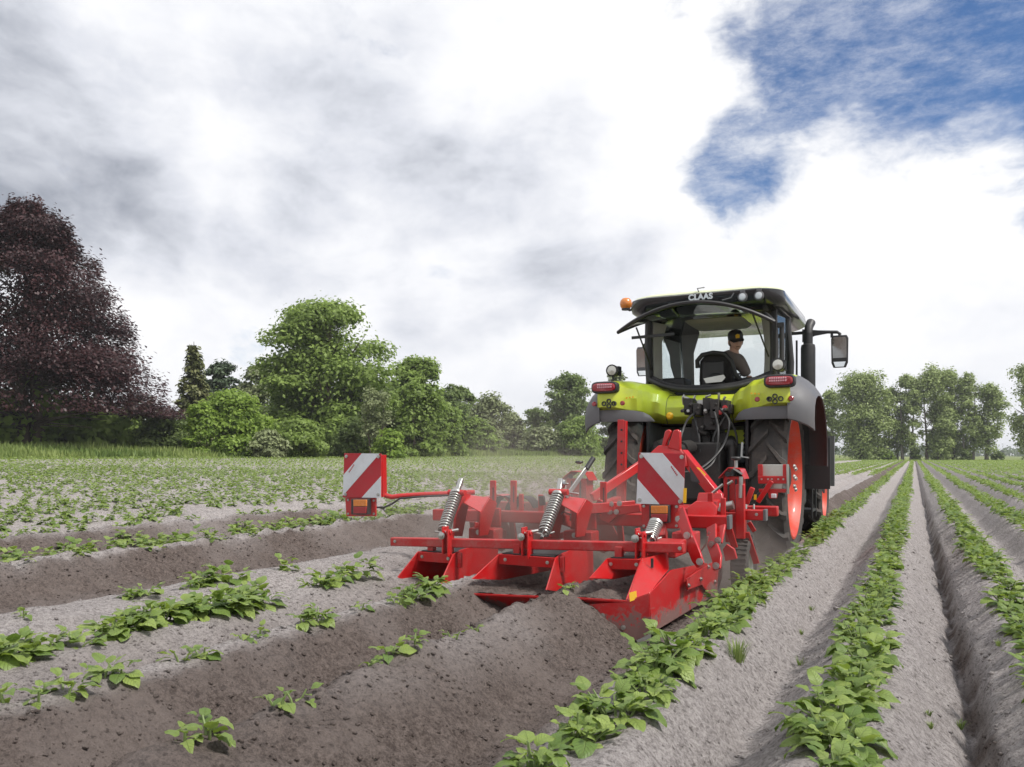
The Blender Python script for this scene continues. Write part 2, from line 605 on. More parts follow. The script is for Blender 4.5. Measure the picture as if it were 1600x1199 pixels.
def fresh(X, Y):
    f = np.interp(X, PX, FRESH)
    f = np.where((X > -1.42), 0.75 * (1 - sst(-1.42, -1.12, X)), f)
    f = np.where(X < -8.9, 0, f)
    f = f * (1 - .85 * sst(9.0, 12.0, Y) * (X < -1.6))
    f = f + 0.36 * fbm(X * 1.3, Y * 1.3, 3) * np.where((X < -1.2) & (X > -8.6), 1, 0.15)
    gx = X - 0.235 - 0.02 * vnoise(Y * 3.1, Y * 0 + 2)
    f = f + (.75 + 1.2 * vnoise(X * 14, Y * 9)) * np.exp(-(gx / 0.045) ** 2) * (1 - sst(12, 30, Y))
    return np.clip(f, 0, 1)


def ground_z(X, Y):
    return float(height(np.array([X]), np.array([Y]), False)[0])


def build_ground():
    xs = np.concatenate([[-2500, -1200, -500, -200, -100, -75, -60], np.arange(-52, -10, .17), np.arange(-10, -4.5, .055), np.arange(-4.5, 1.6, .028),
                         np.arange(1.6, 6, .06), np.arange(6, 45, .16), [46, 50, 60, 80, 120, 200, 500, 1200, 2500]])
    ys = np.concatenate([[-1500, -300, -60, -15, -4, 0], np.arange(.6, 2.0, .06), np.arange(2.0, 7.0, .032), np.arange(7, 14, .07), np.arange(14, 34, .3), np.arange(34, 154, 1.5),
                         [158, 170, 200, 260, 400, 800, 1600, 3200]])
    Xg, Yg = np.meshgrid(xs, ys)
    Z = height(Xg, Yg)
    V = np.stack([Xg, Yg, Z], -1).reshape(-1, 3)
    nx, ny = len(xs), len(ys)
    i = np.arange(nx - 1)[None, :] + nx * np.arange(ny - 1)[:, None]
    F = np.stack([i, i + 1, i + nx + 1, i + nx], -1).reshape(-1, 4)
    me = np_mesh('ground', V, F, True)
    at_ = me.attributes.new('fresh', 'FLOAT', 'POINT')
    at_.data.foreach_set('value', fresh(Xg, Yg).astype(np.float32).ravel())
    # 1 inside the potato field, 0 on the grass around it
    fl = (1 - sst(149.5, 151.5, Yg)) * sst(-42.6, -41.6, Xg)
    at2 = me.attributes.new('field', 'FLOAT', 'POINT')
    at2.data.foreach_set('value', fl.astype(np.float32).ravel())
    m, t = new_mat('soil')
    p = t.n('ShaderNodeTexCoord').outputs['Object']
    fr = t.n('ShaderNodeAttribute', attribute_name='fresh').outputs['Fac']
    fd = t.n('ShaderNodeAttribute', attribute_name='field').outputs['Fac']
    a = t.n('ShaderNodeTexNoise', {'Vector': p, 'Scale': 1.7, 'Detail': 8.0, 'Roughness': 0.62}).outputs[0]
    b = t.n('ShaderNodeTexNoise', {'Vector': p, 'Scale': 26.0, 'Detail': 8.0, 'Roughness': 0.7}).outputs[0]
    c = t.n('ShaderNodeTexNoise', {'Vector': p, 'Scale': 150.0, 'Detail': 4.0, 'Roughness': 0.7}).outputs[0]
    vo = t.n('ShaderNodeTexVoronoi', {'Vector': p, 'Scale': 42.0}, feature='F1').outputs['Distance']
    k = t.m('ADD', t.m('MULTIPLY', b, 0.55), t.m('MULTIPLY', c, 0.45))
    d2 = t.n('ShaderNodeTexNoise', {'Vector': p, 'Scale': 62.0, 'Detail': 5.0, 'Roughness': 0.75}).outputs[0]
    k = t.m('ADD', t.m('MULTIPLY', b, 0.35), t.m('ADD', t.m('MULTIPLY', d2, 0.40), t.m('MULTIPLY', c, 0.25)))
    dry = t.mix(t.mr(k, 0.38, 0.60), (0.150, 0.133, 0.130), (0.470, 0.435, 0.425))
    dry = t.mix(t.mr(a, 0.35, 0.7, 0, 0.35), dry, (0.27, 0.243, 0.232))
    wet = t.mix(t.mr(k, 0.38, 0.62), (0.055, 0.042, 0.037), (0.185, 0.150, 0.135))
    wet = t.mix(t.mr(a, 0.46, 0.68, 0, 0.55), wet, (0.205, 0.172, 0.158))
    ff = t.mr(t.m('ADD', fr, t.m('MULTIPLY', t.m('SUBTRACT', k, 0.5), 0.9)), 0.12, 0.85)
    soil = t.mix(ff, dry, wet)
    # dark crumbs of organic matter, and paler sand grains
    v2 = t.n('ShaderNodeTexVoronoi', {'Vector': t.vm('ADD', p, t.n('ShaderNodeVectorMath', {0: t.n('ShaderNodeTexNoise', {'Vector': p, 'Scale': 40.0}).outputs['Color'], 3: 0.03}, operation='SCALE').outputs[0]), 'Scale': 36.0}, feature='F1')
    rc = t.n('ShaderNodeSeparateColor', {0: v2.outputs['Color']}).outputs[0]
    sp = t.m('MULTIPLY', t.mr(v2.outputs['Distance'], 0.34, 0.20), t.mr(rc, 0.70, 0.74))
    sp = t.m('MAXIMUM', sp, t.m('MULTIPLY', t.mr(d2, 0.60, 0.68), 0.7))
    soil = t.mix(t.m('MULTIPLY', sp, 0.62), soil, (0.050, 0.041, 0.037))
    gr = t.mix(t.mr(b, 0.3, 0.7), (0.10, 0.14, 0.04), (0.22, 0.25, 0.09))
    gr = t.mix(t.mr(a, 0.5, 0.7, 0, 0.5), gr, (0.22, 0.21, 0.09))
    colr = t.mix(fd, gr, soil)
    hgt = t.m('ADD', t.m('ADD', t.m('MULTIPLY', b, 0.6), t.m('MULTIPLY', c, 0.25)), t.m('MULTIPLY', vo, -0.25))
    bp = t.n('ShaderNodeBump', {'Height': hgt, 'Strength': 1.0, 'Distance': 0.045})
    s = t.n('ShaderNodeBsdfPrincipled', {'Base Color': colr, 'Roughness': 0.95, 'Normal': bp.outputs[0], 'Specular IOR Level': 0.15})
    finish(t, s.outputs[0])
    o = link_mesh('ground', me, m)
    o['kind'] = 'structure'
    o['label'] = 'sandy potato field of long soil ridges, dry grey on top and dark brown where freshly worked'
    return m


soil_mat = build_ground()


def build_clods():
    """loose crumbs of soil lying on the worked ground"""
    import bmesh
    bm = bmesh.new()
    bmesh.ops.create_icosphere(bm, subdivisions=1, radius=1)
    base = np.array([v.co[:] for v in bm.verts])
    fc = np.array([[v.index for v in f.verts] for f in bm.faces])
    bm.free()
    N = 24000
    Y = 1.6 + 8 * rng.random(N * 3) ** 1.3
    X = rng.uniform(-8.2, 2.6, N * 3)
    w = 0.30 + fresh(X, Y) * 0.9 + 0.6 * np.exp(-((X - .27) / .06) ** 2) + .5 * np.exp(-((X + 6.15) / .2) ** 2)
    px_, py_, d_ = proj(X, Y, 0.1)
    ok = (rng.random(N * 3) < w) & (px_ > -40) & (px_ < 1640) & (py_ < 1230) & (d_ > 0.5)
    X, Y = X[ok][:N], Y[ok][:N]
    n = len(X)
    Z = height(X, Y)
    s = 0.0025 + 0.009 * rng.random(n) ** 5
    s = np.where(rng.random(n) < .006, s * 2.0, s)
    jit = 1 + 0.9 * (rng.random((n, len(base))) - .5)
    ang = rng.uniform(0, 6.28, n)
    bx = base[None, :, :] * jit[:, :, None] * s[:, None, None]
    ca, sa = np.cos(ang)[:, None], np.sin(ang)[:, None]
    vx = bx[..., 0] * ca - bx[..., 1] * sa * 1.3 + X[:, None]
    vy = bx[..., 0] * sa + bx[..., 1] * ca + Y[:, None]
    vz = bx[..., 2] * .75 + (Z + s * .3)[:, None]
    V = np.stack([vx, vy, vz], -1).reshape(-1, 3)
    F = (fc[None] + (np.arange(n) * len(base))[:, None, None]).reshape(-1, 3)
    me = np_mesh('soil_crumbs', V, F, False)
    at_ = me.attributes.new('fresh', 'FLOAT', 'POINT')
    at_.data.foreach_set('value', np.repeat(np.clip(fresh(X, Y) + .06, 0, 1), len(base)).astype(np.float32))
    at2 = me.attributes.new('field', 'FLOAT', 'POINT')
    at2.data.foreach_set('value', np.ones(len(V), np.float32))
    o = link_mesh('soil_crumbs', me, soil_mat)
    tag(o, 'loose crumbs of soil scattered over the worked ridges', None, None, 'stuff')


build_clods()
# ---------------------------------------------------------------- trees and hedges
def leaf_mat(name, c1, c2, trans=0.5, rough=0.55):
    """foliage: colour differs from spray to spray (vertex attribute 'tone') and lets some light through"""
    m, t = new_mat(name)
    tone = t.n('ShaderNodeAttribute', attribute_name='tone').outputs['Fac']
    base = t.mix(tone, c1, c2)
    d = t.n('ShaderNodeBsdfPrincipled', {'Base Color': base, 'Roughness': rough, 'Specular IOR Level': 0.35})
    tr = t.n('ShaderNodeBsdfTranslucent', {'Color': base})
    mx = t.n('ShaderNodeMixShader', {0: trans, 1: d.outputs[0], 2: tr.outputs[0]})
    finish(t, mx.outputs[0])
    return m


LM = {
    'oak': leaf_mat('oak_leaves', (0.130, 0.189, 0.045), (0.342, 0.466, 0.116)),
    'bright': leaf_mat('bright_leaves', (0.15, 0.24, 0.04), (0.34, 0.47, 0.085)),
    'deep': leaf_mat('deep_leaves', (0.104, 0.150, 0.049), (0.267, 0.351, 0.117)),
    'pine': leaf_mat('pine_needles', (0.040, 0.064, 0.036), (0.109, 0.155, 0.082), 0.15),
    'spruce': leaf_mat('spruce_needles', (0.075, 0.095, 0.035), (0.21, 0.215, 0.085), 0.15),
    'beech': leaf_mat('copper_leaves', (0.024, 0.010, 0.011), (0.078, 0.033, 0.035), 0.22, 0.45),
    'birch': leaf_mat('birch_leaves', (0.160, 0.209, 0.072), (0.396, 0.484, 0.182), 0.35),
    'dull': leaf_mat('dull_leaves', (0.144, 0.172, 0.081), (0.305, 0.351, 0.167), 0.3),
    'grass': leaf_mat('grass_blades', (0.110, 0.176, 0.039), (0.286, 0.352, 0.110), 0.35),
    'far': leaf_mat('far_wood', (0.090, 0.128, 0.068), (0.165, 0.210, 0.112), 0.3),
}


def cards(P, N, size, tone, aspect=1.6, droop=None):
    """leaf sprays: one bent pair of quads per point. P (n,3) points, N (n,3) facing directions"""
    n = len(P)
    N = N / (np.linalg.norm(N, axis=1, keepdims=True) + 1e-9)
    a = rng.normal(size=(n, 3))
    if droop is not None:
        a = droop + a * 0.35
    U = a - N * (a * N).sum(1, keepdims=True)
    U /= np.linalg.norm(U, axis=1, keepdims=True) + 1e-9
    Wd = np.cross(N, U)
    s = size[:, None]
    k = 0.35 + 0.4 * rng.random((n, 1))
    v0 = P - U * s * aspect * .5
    v1 = P + Wd * s * .5 + U * s * aspect * .12 * (k - .5) + N * s * .12
    v2 = P + U * s * aspect * .5 - N * s * .18
    v3 = P - Wd * s * .5 + U * s * aspect * .12 - N * s * .05
    V = np.stack([v0, v1, v2, v3], 1).reshape(-1, 3)
    F = np.arange(n * 4).reshape(-1, 4)
    return V, F, np.repeat(tone, 4)


def leaf_object(name, V, F, T, mat, parent, kind=None):
    me = np_mesh(name, V, F, False)
    a = me.attributes.new('tone', 'FLOAT', 'POINT')
    a.data.foreach_set('value', T.astype(np.float32))
    o = link_mesh(name, me, mat, parent)
    if kind:
        o['kind'] = kind
    return o


def lobes_crown(lobes, n, size, up=0.5, gaps=0.5):
    """points through the outer part of a set of ellipsoids ((x,y,z),(rx,ry,rz)); small clumps with holes between them"""
    Ps, Ns, Ts = [], [], []
    vol = np.array([l[1][0] * l[1][1] + l[1][0] * l[1][2] for l in lobes])
    cnt = (n * vol / vol.sum()).astype(int) + 4
    for (c, r), m in zip(lobes, cnt):
        c, r = np.array(c), np.array(r)
        k = max(5, int(m / 26))
        d = rng.normal(size=(k, 3))
        d /= np.linalg.norm(d, axis=1, keepdims=True)
        d[:, 2] = np.where(d[:, 2] < -.45, -d[:, 2] * .6, d[:, 2])
        rad = 0.62 + 0.43 * rng.random((k, 1)) ** .7
        cc = c + d * r * rad
        tt = rng.random(k)
        j = rng.integers(0, k, m)
        spread = r * 0.27
        off = rng.normal(size=(m, 3)) * spread * np.array([1, 1, .8])
        p = cc[j] + off
        nn = (p - c) / r
        Ps.append(p)
        Ns.append(nn * .7 + rng.normal(size=(m, 3)) * .55 + np.array([0, 0, up * 1.5]))
        Ts.append(np.clip(tt[j] * .65 + rng.random(m) * .35, 0, 1))
    P, N, T = np.concatenate(Ps), np.concatenate(Ns), np.concatenate(Ts)
    return cards(P, N, size * (0.6 + .8 * rng.random(len(P))), T)


def limbs(mb, base, top, r0, nb, spread, rs, forks=2):
    """a tapered trunk with branching limbs"""
    base, top = Vector(base), Vector(top)
    k = 6
    pts = [base.lerp(top, i / k) + Vector((rs.uniform(-1, 1), rs.uniform(-1, 1), 0)) * r0 * .5 * (i > 0) for i in range(k + 1)]
    rr = [r0 * (1.35 if i == 0 else 1.0) * (1 - .82 * i / k) for i in range(k + 1)]
    mb.tube(pts, rr, 9)
    H = (top - base).length
    for b in range(nb):
        f = rs.uniform(.28, .9)
        p = base.lerp(top, f)
        a = rs.uniform(0, 2 * math.pi)
        L = spread * rs.uniform(.55, 1.0) * (1.15 - f * .6)
        d = Vector((math.cos(a), math.sin(a), rs.uniform(.25, .8)))
        q = p + d * L * .5
        e = p + d * L + Vector((0, 0, L * .12))
        rb = r0 * (1 - .8 * f) * .5
        mb.tube([p, q, e], [rb, rb * .65, rb * .2], 6)
        for _ in range(forks):
            d2 = (d + Vector((rs.uniform(-.8, .8), rs.uniform(-.8, .8), rs.uniform(-.1, .6)))).normalized()
            mb.tube([q, q + d2 * L * .5], [rb * .5, rb * .12], 5)


def tree(px, d, top_y, width_px, mat, label, name='tree', base_y=None, n=7000, leaf=.32, shape='round', group=None, bark='bark', stems=1, low=0.12, cat='tree', seed=0, skew=0.0):
    """a broadleaf tree or bush seen at pixel column px, view depth d, whose crown reaches top_y and is width_px wide"""
    rs = random.Random(seed * 31 + int(px))
    p = depth(px, d)
    z0 = ground_z(p.x, p.y)
    H = CAMZ - (top_y - 711) * d / FPX - z0
    Wd = width_px * d / FPX / 2
    t = thing(name, (p.x, p.y, z0), label, cat, group)
    mb = MB()
    for s_ in range(stems):
        dx = (s_ - (stems - 1) / 2) * Wd * .55 + rs.uniform(-.2, .2)
        limbs(mb, (dx * CT, dx * ST, -.1), (dx * 1.4 * CT + rs.uniform(-.3, .3), dx * 1.4 * ST, H * rs.uniform(.72, .9)), max(.05, H * .022 / stems ** .5), 9 if H > 4 else 4, Wd * .95, rs)
    mb.build('trunk', M[bark], t, smooth=60)
    lobes = []
    k = {'round': 30, 'tall': 26, 'bush': 18, 'wide': 46}[shape]
    n, leaf = int(n * 2.3), leaf * .66
    for i in range(k):
        f = (i + rs.random()) / k
        zz = low + (1 - low) * f
        if shape == 'tall':
            prof = math.sin(math.pi * (.13 + .74 * f)) ** .6 * rs.uniform(.6, 1.08)
        elif shape == 'bush':
            prof = math.sqrt(max(.05, 1 - f ** 2)) * rs.uniform(.66, 1.08)
        else:
            prof = math.sqrt(max(.06, 1 - ((f - .34) / .70) ** 2)) * rs.uniform(.66, 1.08)
        a = rs.uniform(0, 2 * math.pi)
        rr = Wd * {'wide': .27, 'round': .33, 'bush': .36, 'tall': .42}[shape] * rs.uniform(.7, 1.25)
        rad = max(0, Wd * prof - rr * .75)
        x, y = math.cos(a) * rad + skew * Wd * f, math.sin(a) * rad
        z = min(zz * H, H - rr * rs.uniform(.55, 1.3))
        lobes.append(((x, y, max(z, rr * .55)), (rr, rr, rr * (rs.uniform(.6, .85) if shape != 'tall' else rs.uniform(.9, 1.3)))))
    lobes.append(((skew * Wd, 0, H * .90), (Wd * .35, Wd * .35, H * .10)))
    if shape != 'tall':
        lobes.append(((0, 0, H * .5), (Wd * .6, Wd * .6, H * .33)))
    V, F, T = lobes_crown(lobes, n, leaf)
    leaf_object('crown', V, F, T, LM[mat], t)
    return t


def conifer(px, d, top_y, width_px, mat, label, name='spruce_tree', n=4500, leaf=.3, group=None, seed=0):
    rs = random.Random(seed + 5)
    p = depth(px, d)
    z0 = ground_z(p.x, p.y)
    H = CAMZ - (top_y - 711) * d / FPX - z0
    Wd = width_px * d / FPX / 2
    t = thing(name, (p.x, p.y, z0), label, 'tree', group)
    mb = MB()
    mb.tube([(0, 0, -.1), (0, 0, H * .5), (0, 0, H)], [H * .02, H * .012, .02], 8)
    Ps, Ns, Ts, Ds = [], [], [], []
    tiers = 26
    for i in range(tiers):
        f = i / tiers
        z = H * (.06 + .92 * f)
        rad = Wd * (1 - f) ** .85 * rs.uniform(.75, 1.1) + .08
        nb = 9
        for b in range(nb):
            a = rs.uniform(0, 6.283)
            dr = Vector((math.cos(a), math.sin(a), 0))
            L = rad * rs.uniform(.75, 1.08)
            mb.tube([(0, 0, z), dr * L + Vector((0, 0, z - L * .22))], [.03, .008], 4)
            m = max(6, int(n / tiers / nb * (1.7 - 1.4 * f)))
            u = rng.random(m) ** .6
            q = np.array(dr)[None] * (u * L)[:, None] + np.array([0, 0, z])[None] - np.array([0, 0, 1])[None] * (u * L * .25)[:, None]
            q += rng.normal(size=(m, 3)) * np.array([.16, .16, .10]) * (Wd / 2.5)
            Ps.append(q)
            Ns.append(rng.normal(size=(m, 3)) * .5 + np.array([0, 0, .8]) + np.array(dr) * .4)
            Ts.append(np.clip(rng.random(m) * .5 + rs.random() * .5, 0, 1))
            Ds.append(np.repeat((np.array(dr) + np.array([0, 0, -.35]))[None], m, 0))
    mb.build('trunk', M['bark'], t, smooth=60)
    P, N, T, D = map(np.concatenate, (Ps, Ns, Ts, Ds))
    V, F, T = cards(P, N, leaf * (.6 + .7 * rng.random(len(P))), T, 1.9, D)
    leaf_object('crown', V, F, T, LM[mat], t)
    return t


def copper_beech():
    """the big dark tree on the left: long drooping layered sprays that hang almost to the ground"""
    rs = random.Random(4)
    d = 56.0
    p = depth(48, d)
    z0 = ground_z(p.x, p.y)
    sc = d / FPX
    H = (711 - 332) * sc + CAMZ - z0
    t = thing('copper_beech', (p.x, p.y, z0), 'huge dark purple beech with drooping layered boughs at the left edge', 'tree')
    mb = MB()
    for s_, (dx, r_) in enumerate(((-.5, .42), (.55, .34))):
        mb.tube([(dx * CT * .9, dx * ST, -.2), (dx * CT, dx * ST, 2.0), (dx * 1.2 * CT, dx * 1.2 * ST, 5), (dx * CT, 0, H * .8)], [r_ * 1.5, r_, r_ * .8, .06], 10)
    Ps, Ns, Ts, Ds = [], [], [], []
    nb = 250
    # half-width of the crown (metres) against height fraction, read off the silhouette
    hf = np.array([0.06, .12, .2, .3, .42, .5, .63, .76, .88, .96, 1.0])
    hw = np.array([225, 236, 234, 228, 216, 206, 190, 158, 134, 108, 70]) * sc
    for b in range(nb):
        f = rs.uniform(.28, .9)
        p = base.lerp(top, f)
        a = rs.uniform(0, 2 * math.pi)
        L = spread * rs.uniform(.55, 1.0) * (1.15 - f * .6)
        d = Vector((math.cos(a), math.sin(a), rs.uniform(.25, .8)))
        q = p + d * L * .5
        e = p + d * L + Vector((0, 0, L * .12))
        rb = r0 * (1 - .8 * f) * .5
        mb.tube([p, q, e], [rb, rb * .65, rb * .2], 6)
        for _ in range(forks):
            d2 = (d + Vector((rs.uniform(-.8, .8), rs.uniform(-.8, .8), rs.uniform(-.1, .6)))).normalized()
            mb.tube([q, q + d2 * L * .5], [rb * .5, rb * .12], 5)


def tree(px, d, top_y, width_px, mat, label, name='tree', base_y=None, n=7000, leaf=.32, shape='round', group=None, bark='bark', stems=1, low=0.12, cat='tree', seed=0, skew=0.0):
    """a broadleaf tree or bush seen at pixel column px, view depth d, whose crown reaches top_y and is width_px wide"""
    rs = random.Random(seed * 31 + int(px))
    p = depth(px, d)
    z0 = ground_z(p.x, p.y)
    H = CAMZ - (top_y - 711) * d / FPX - z0
    Wd = width_px * d / FPX / 2
    t = thing(name, (p.x, p.y, z0), label, cat, group)
    mb = MB()
    for s_ in range(stems):
        dx = (s_ - (stems - 1) / 2) * Wd * .55 + rs.uniform(-.2, .2)
        limbs(mb, (dx * CT, dx * ST, -.1), (dx * 1.4 * CT + rs.uniform(-.3, .3), dx * 1.4 * ST, H * rs.uniform(.72, .9)), max(.05, H * .022 / stems ** .5), 9 if H > 4 else 4, Wd * .95, rs)
    mb.build('trunk', M[bark], t, smooth=60)
    lobes = []
    k = {'round': 30, 'tall': 26, 'bush': 18, 'wide': 46}[shape]
    n, leaf = int(n * 2.3), leaf * .66
    for i in range(k):
        f = (i + rs.random()) / k
        zz = low + (1 - low) * f
        if shape == 'tall':
            prof = math.sin(math.pi * (.13 + .74 * f)) ** .6 * rs.uniform(.6, 1.08)
        elif shape == 'bush':
            prof = math.sqrt(max(.05, 1 - f ** 2)) * rs.uniform(.66, 1.08)
        else:
            prof = math.sqrt(max(.06, 1 - ((f - .34) / .70) ** 2)) * rs.uniform(.66, 1.08)
        a = rs.uniform(0, 2 * math.pi)
        rr = Wd * {'wide': .27, 'round': .33, 'bush': .36, 'tall': .42}[shape] * rs.uniform(.7, 1.25)
        rad = max(0, Wd * prof - rr * .75)
        x, y = math.cos(a) * rad + skew * Wd * f, math.sin(a) * rad
        z = min(zz * H, H - rr * rs.uniform(.55, 1.3))
        lobes.append(((x, y, max(z, rr * .55)), (rr, rr, rr * (rs.uniform(.6, .85) if shape != 'tall' else rs.uniform(.9, 1.3)))))
    lobes.append(((skew * Wd, 0, H * .90), (Wd * .35, Wd * .35, H * .10)))
    if shape != 'tall':
        lobes.append(((0, 0, H * .5), (Wd * .6, Wd * .6, H * .33)))
    V, F, T = lobes_crown(lobes, n, leaf)
    leaf_object('crown', V, F, T, LM[mat], t)
    return t


def conifer(px, d, top_y, width_px, mat, label, name='spruce_tree', n=4500, leaf=.3, group=None, seed=0):
    rs = random.Random(seed + 5)
    p = depth(px, d)
    z0 = ground_z(p.x, p.y)
    H = CAMZ - (top_y - 711) * d / FPX - z0
    Wd = width_px * d / FPX / 2
    t = thing(name, (p.x, p.y, z0), label, 'tree', group)
    mb = MB()
    mb.tube([(0, 0, -.1), (0, 0, H * .5), (0, 0, H)], [H * .02, H * .012, .02], 8)
    Ps, Ns, Ts, Ds = [], [], [], []
    tiers = 26
    for i in range(tiers):
        f = i / tiers
        z = H * (.06 + .92 * f)
        rad = Wd * (1 - f) ** .85 * rs.uniform(.75, 1.1) + .08
        nb = 9
        for b in range(nb):
            a = rs.uniform(0, 6.283)
            dr = Vector((math.cos(a), math.sin(a), 0))
            L = rad * rs.uniform(.75, 1.08)
            mb.tube([(0, 0, z), dr * L + Vector((0, 0, z - L * .22))], [.03, .008], 4)
            m = max(6, int(n / tiers / nb * (1.7 - 1.4 * f)))
            u = rng.random(m) ** .6
            q = np.array(dr)[None] * (u * L)[:, None] + np.array([0, 0, z])[None] - np.array([0, 0, 1])[None] * (u * L * .25)[:, None]
            q += rng.normal(size=(m, 3)) * np.array([.16, .16, .10]) * (Wd / 2.5)
            Ps.append(q)
            Ns.append(rng.normal(size=(m, 3)) * .5 + np.array([0, 0, .8]) + np.array(dr) * .4)
            Ts.append(np.clip(rng.random(m) * .5 + rs.random() * .5, 0, 1))
            Ds.append(np.repeat((np.array(dr) + np.array([0, 0, -.35]))[None], m, 0))
    mb.build('trunk', M['bark'], t, smooth=60)
    P, N, T, D = map(np.concatenate, (Ps, Ns, Ts, Ds))
    V, F, T = cards(P, N, leaf * (.6 + .7 * rng.random(len(P))), T, 1.9, D)
    leaf_object('crown', V, F, T, LM[mat], t)
    return t


def copper_beech():
    """the big dark tree on the left: long drooping layered sprays that hang almost to the ground"""
    rs = random.Random(4)
    d = 56.0
    p = depth(48, d)
    z0 = ground_z(p.x, p.y)
    sc = d / FPX
    H = (711 - 332) * sc + CAMZ - z0
    t = thing('copper_beech', (p.x, p.y, z0), 'huge dark purple beech with drooping layered boughs at the left edge', 'tree')
    mb = MB()
    for s_, (dx, r_) in enumerate(((-.5, .42), (.55, .34))):
        mb.tube([(dx * CT * .9, dx * ST, -.2), (dx * CT, dx * ST, 2.0), (dx * 1.2 * CT, dx * 1.2 * ST, 5), (dx * CT, 0, H * .8)], [r_ * 1.5, r_, r_ * .8, .06], 10)
    Ps, Ns, Ts, Ds = [], [], [], []
    nb = 250
    # half-width of the crown (metres) against height fraction, read off the silhouette
    hf = np.array([0.06, .12, .2, .3, .42, .55, .68, .8, .9, .97, 1.0])
    hw = np.array([215, 222, 218, 200, 186, 168, 138, 108, 78, 42, 15]) * sc
    for b in range(nb):
        f = rs.uniform(.88, 1.0) if b > 218 else rs.uniform(.10, .985) if b > 50 else rs.uniform(.14, .4)
        a = rs.uniform(0, 6.283)
        dr = np.array([math.cos(a), math.sin(a), 0.0])
        Wf = float(np.interp(f, hf, hw)) * rs.choice((rs.uniform(.62, .95), rs.uniform(.9, 1.08)))
        zt = f * H
        r0 = rs.uniform(.15, .45) * Wf
        rise_ = rs.uniform(.02, .22) * Wf * (1 if f > .5 else .5)
        z_st = zt - rise_ * .4
        dro = rs.uniform(.05, .22) * (Wf - r0) * (.25 if f > .85 else 1)
        if b % 2 == 0:
            mb.tube([(0, 0, max(1.8, z_st - Wf * .25)), tuple(dr * r0 + np.array([0, 0, z_st])), tuple(dr * Wf * .85 + np.array([0, 0, zt - dro * .5]))], [.10, .06, .012], 5)
        m = int(420 + 420 * (Wf / hw.max()))
        u = rng.random(m) ** .75
        rad = r0 + (Wf - r0) * u
        z = z_st + (zt - z_st) * np.minimum(1, u * 2) - dro * np.clip(u - .35, 0, 1) ** 1.5 * 2.0
        lat = np.cross(dr, [0, 0, 1.0])
        w = (.12 + .10 * (1 - u)) * Wf
        q = dr[None] * rad[:, None] + lat[None] * (rng.normal(size=m) * w * .8)[:, None]
        q[:, 2] = z + rs.uniform(-.3, .3) + rng.normal(size=m) * .42 - .02 * np.abs(rng.normal(size=m)) * Wf
        Ps.append(q)
        Ns.append(rng.normal(size=(m, 3)) * .42 + np.array([0, 0, 1.0]) + dr * .25)
        Ts.append(np.clip(rs.random() * .6 + rng.random(m) * .4, 0, 1))
        Ds.append(np.repeat((dr + np.array([0, 0, -.25]))[None], m, 0))
    mb.build('trunk', M['bark'], t, smooth=60)
    P, N, T, D = map(np.concatenate, (Ps, Ns, Ts, Ds))
    ok = P[:, 2] > np.where(np.hypot(P[:, 0], P[:, 1]) < 6.0, 4.6, 2.4)
    P, N, T, D = P[ok], N[ok], T[ok], D[ok]
    V, F, T = cards(P, N, .125 * (.6 + .8 * rng.random(len(P))), T, 1.9, D)
    leaf_object('crown', V, F, T, LM['beech'], t)


copper_beech()

G_L = 'trees and bushes of the dark hedgerow left of the field'
conifer(303, 66, 534, 95, 'spruce', 'narrow pointed spruce with browning needles right of the purple beech', n=9000, leaf=.2)
tree(347, 76, 566, 66, 'pine', 'dark rounded pine behind the bright bushes, right of the pointed spruce', 'pine_tree', leaf=.28, n=5000, low=.3)
tree(405, 84, 572, 80, 'dull', 'dull greyish tree half hidden left of the tallest green tree', leaf=.34, n=4500)
tree(515, 72, 470, 222, 'oak', 'tallest broad green tree of the hedgerow, standing alone above its neighbours', 'oak_tree', n=19000, leaf=.33, shape='wide', low=.04)
tree(478, 74, 585, 120, 'oak', 'green tree filling the left side of the tallest tree below its crown', n=6500, leaf=.33, shape='round', low=.04, seed=31)
tree(568, 76, 588, 120, 'deep', 'darker green tree filling the right side of the tallest tree below its crown', n=6500, leaf=.33, shape='round', low=.04, seed=32)
tree(362, 60, 612, 125, 'bright', 'bright yellow green bush in front of the dark pine', 'bush', cat='bush', n=6500, leaf=.26, shape='bush', low=.05)
tree(318, 58, 632, 66, 'bright', 'smaller bright green bush at the foot of the pointed spruce', 'bush', cat='bush', n=3000, leaf=.25, shape='bush', low=.05, seed=2)
tree(470, 60, 655, 90, 'oak', 'low green bush beneath the left side of the tallest green tree', 'bush', cat='bush', n=3800, leaf=.25, shape='bush', low=.05)
tree(420, 57, 672, 60, 'dull', 'low greyish green bush beside the bright yellow green bush', 'bush', cat='bush', n=2400, leaf=.24, shape='bush', low=.04)
tree(648, 84, 560, 115, 'oak', 'rounded green tree directly right of the tallest green tree', n=8500, leaf=.34, shape='wide', low=.08)
tree(645, 76, 600, 110, 'oak', 'leafy green tree in front, behind the left warning board', n=7000, leaf=.32, shape='wide', low=.04, seed=3)
tree(711, 96, 603, 78, 'deep', 'dark green tree with a domed top in the middle of the hedgerow', n=5000, leaf=.36, shape='round', low=.06)
tree(690, 84, 640, 90, 'oak', 'bushy green tree in front of the dark domed tree', n=5500, leaf=.33, shape='bush', low=.04, seed=4)
tree(762, 108, 624, 74, 'dull', 'pale green tree with a loose pointed top in the hedgerow', n=4500, leaf=.38, shape='tall', low=.05)
tree(745, 96, 655, 80, 'oak', 'low rounded green tree before the pale pointed one', n=4000, leaf=.35, shape='bush', low=.04, seed=5)
tree(800, 118, 648, 60, 'dull', 'low dull green tree where the hedgerow dips lowest', n=3500, leaf=.38, shape='bush', low=.04)
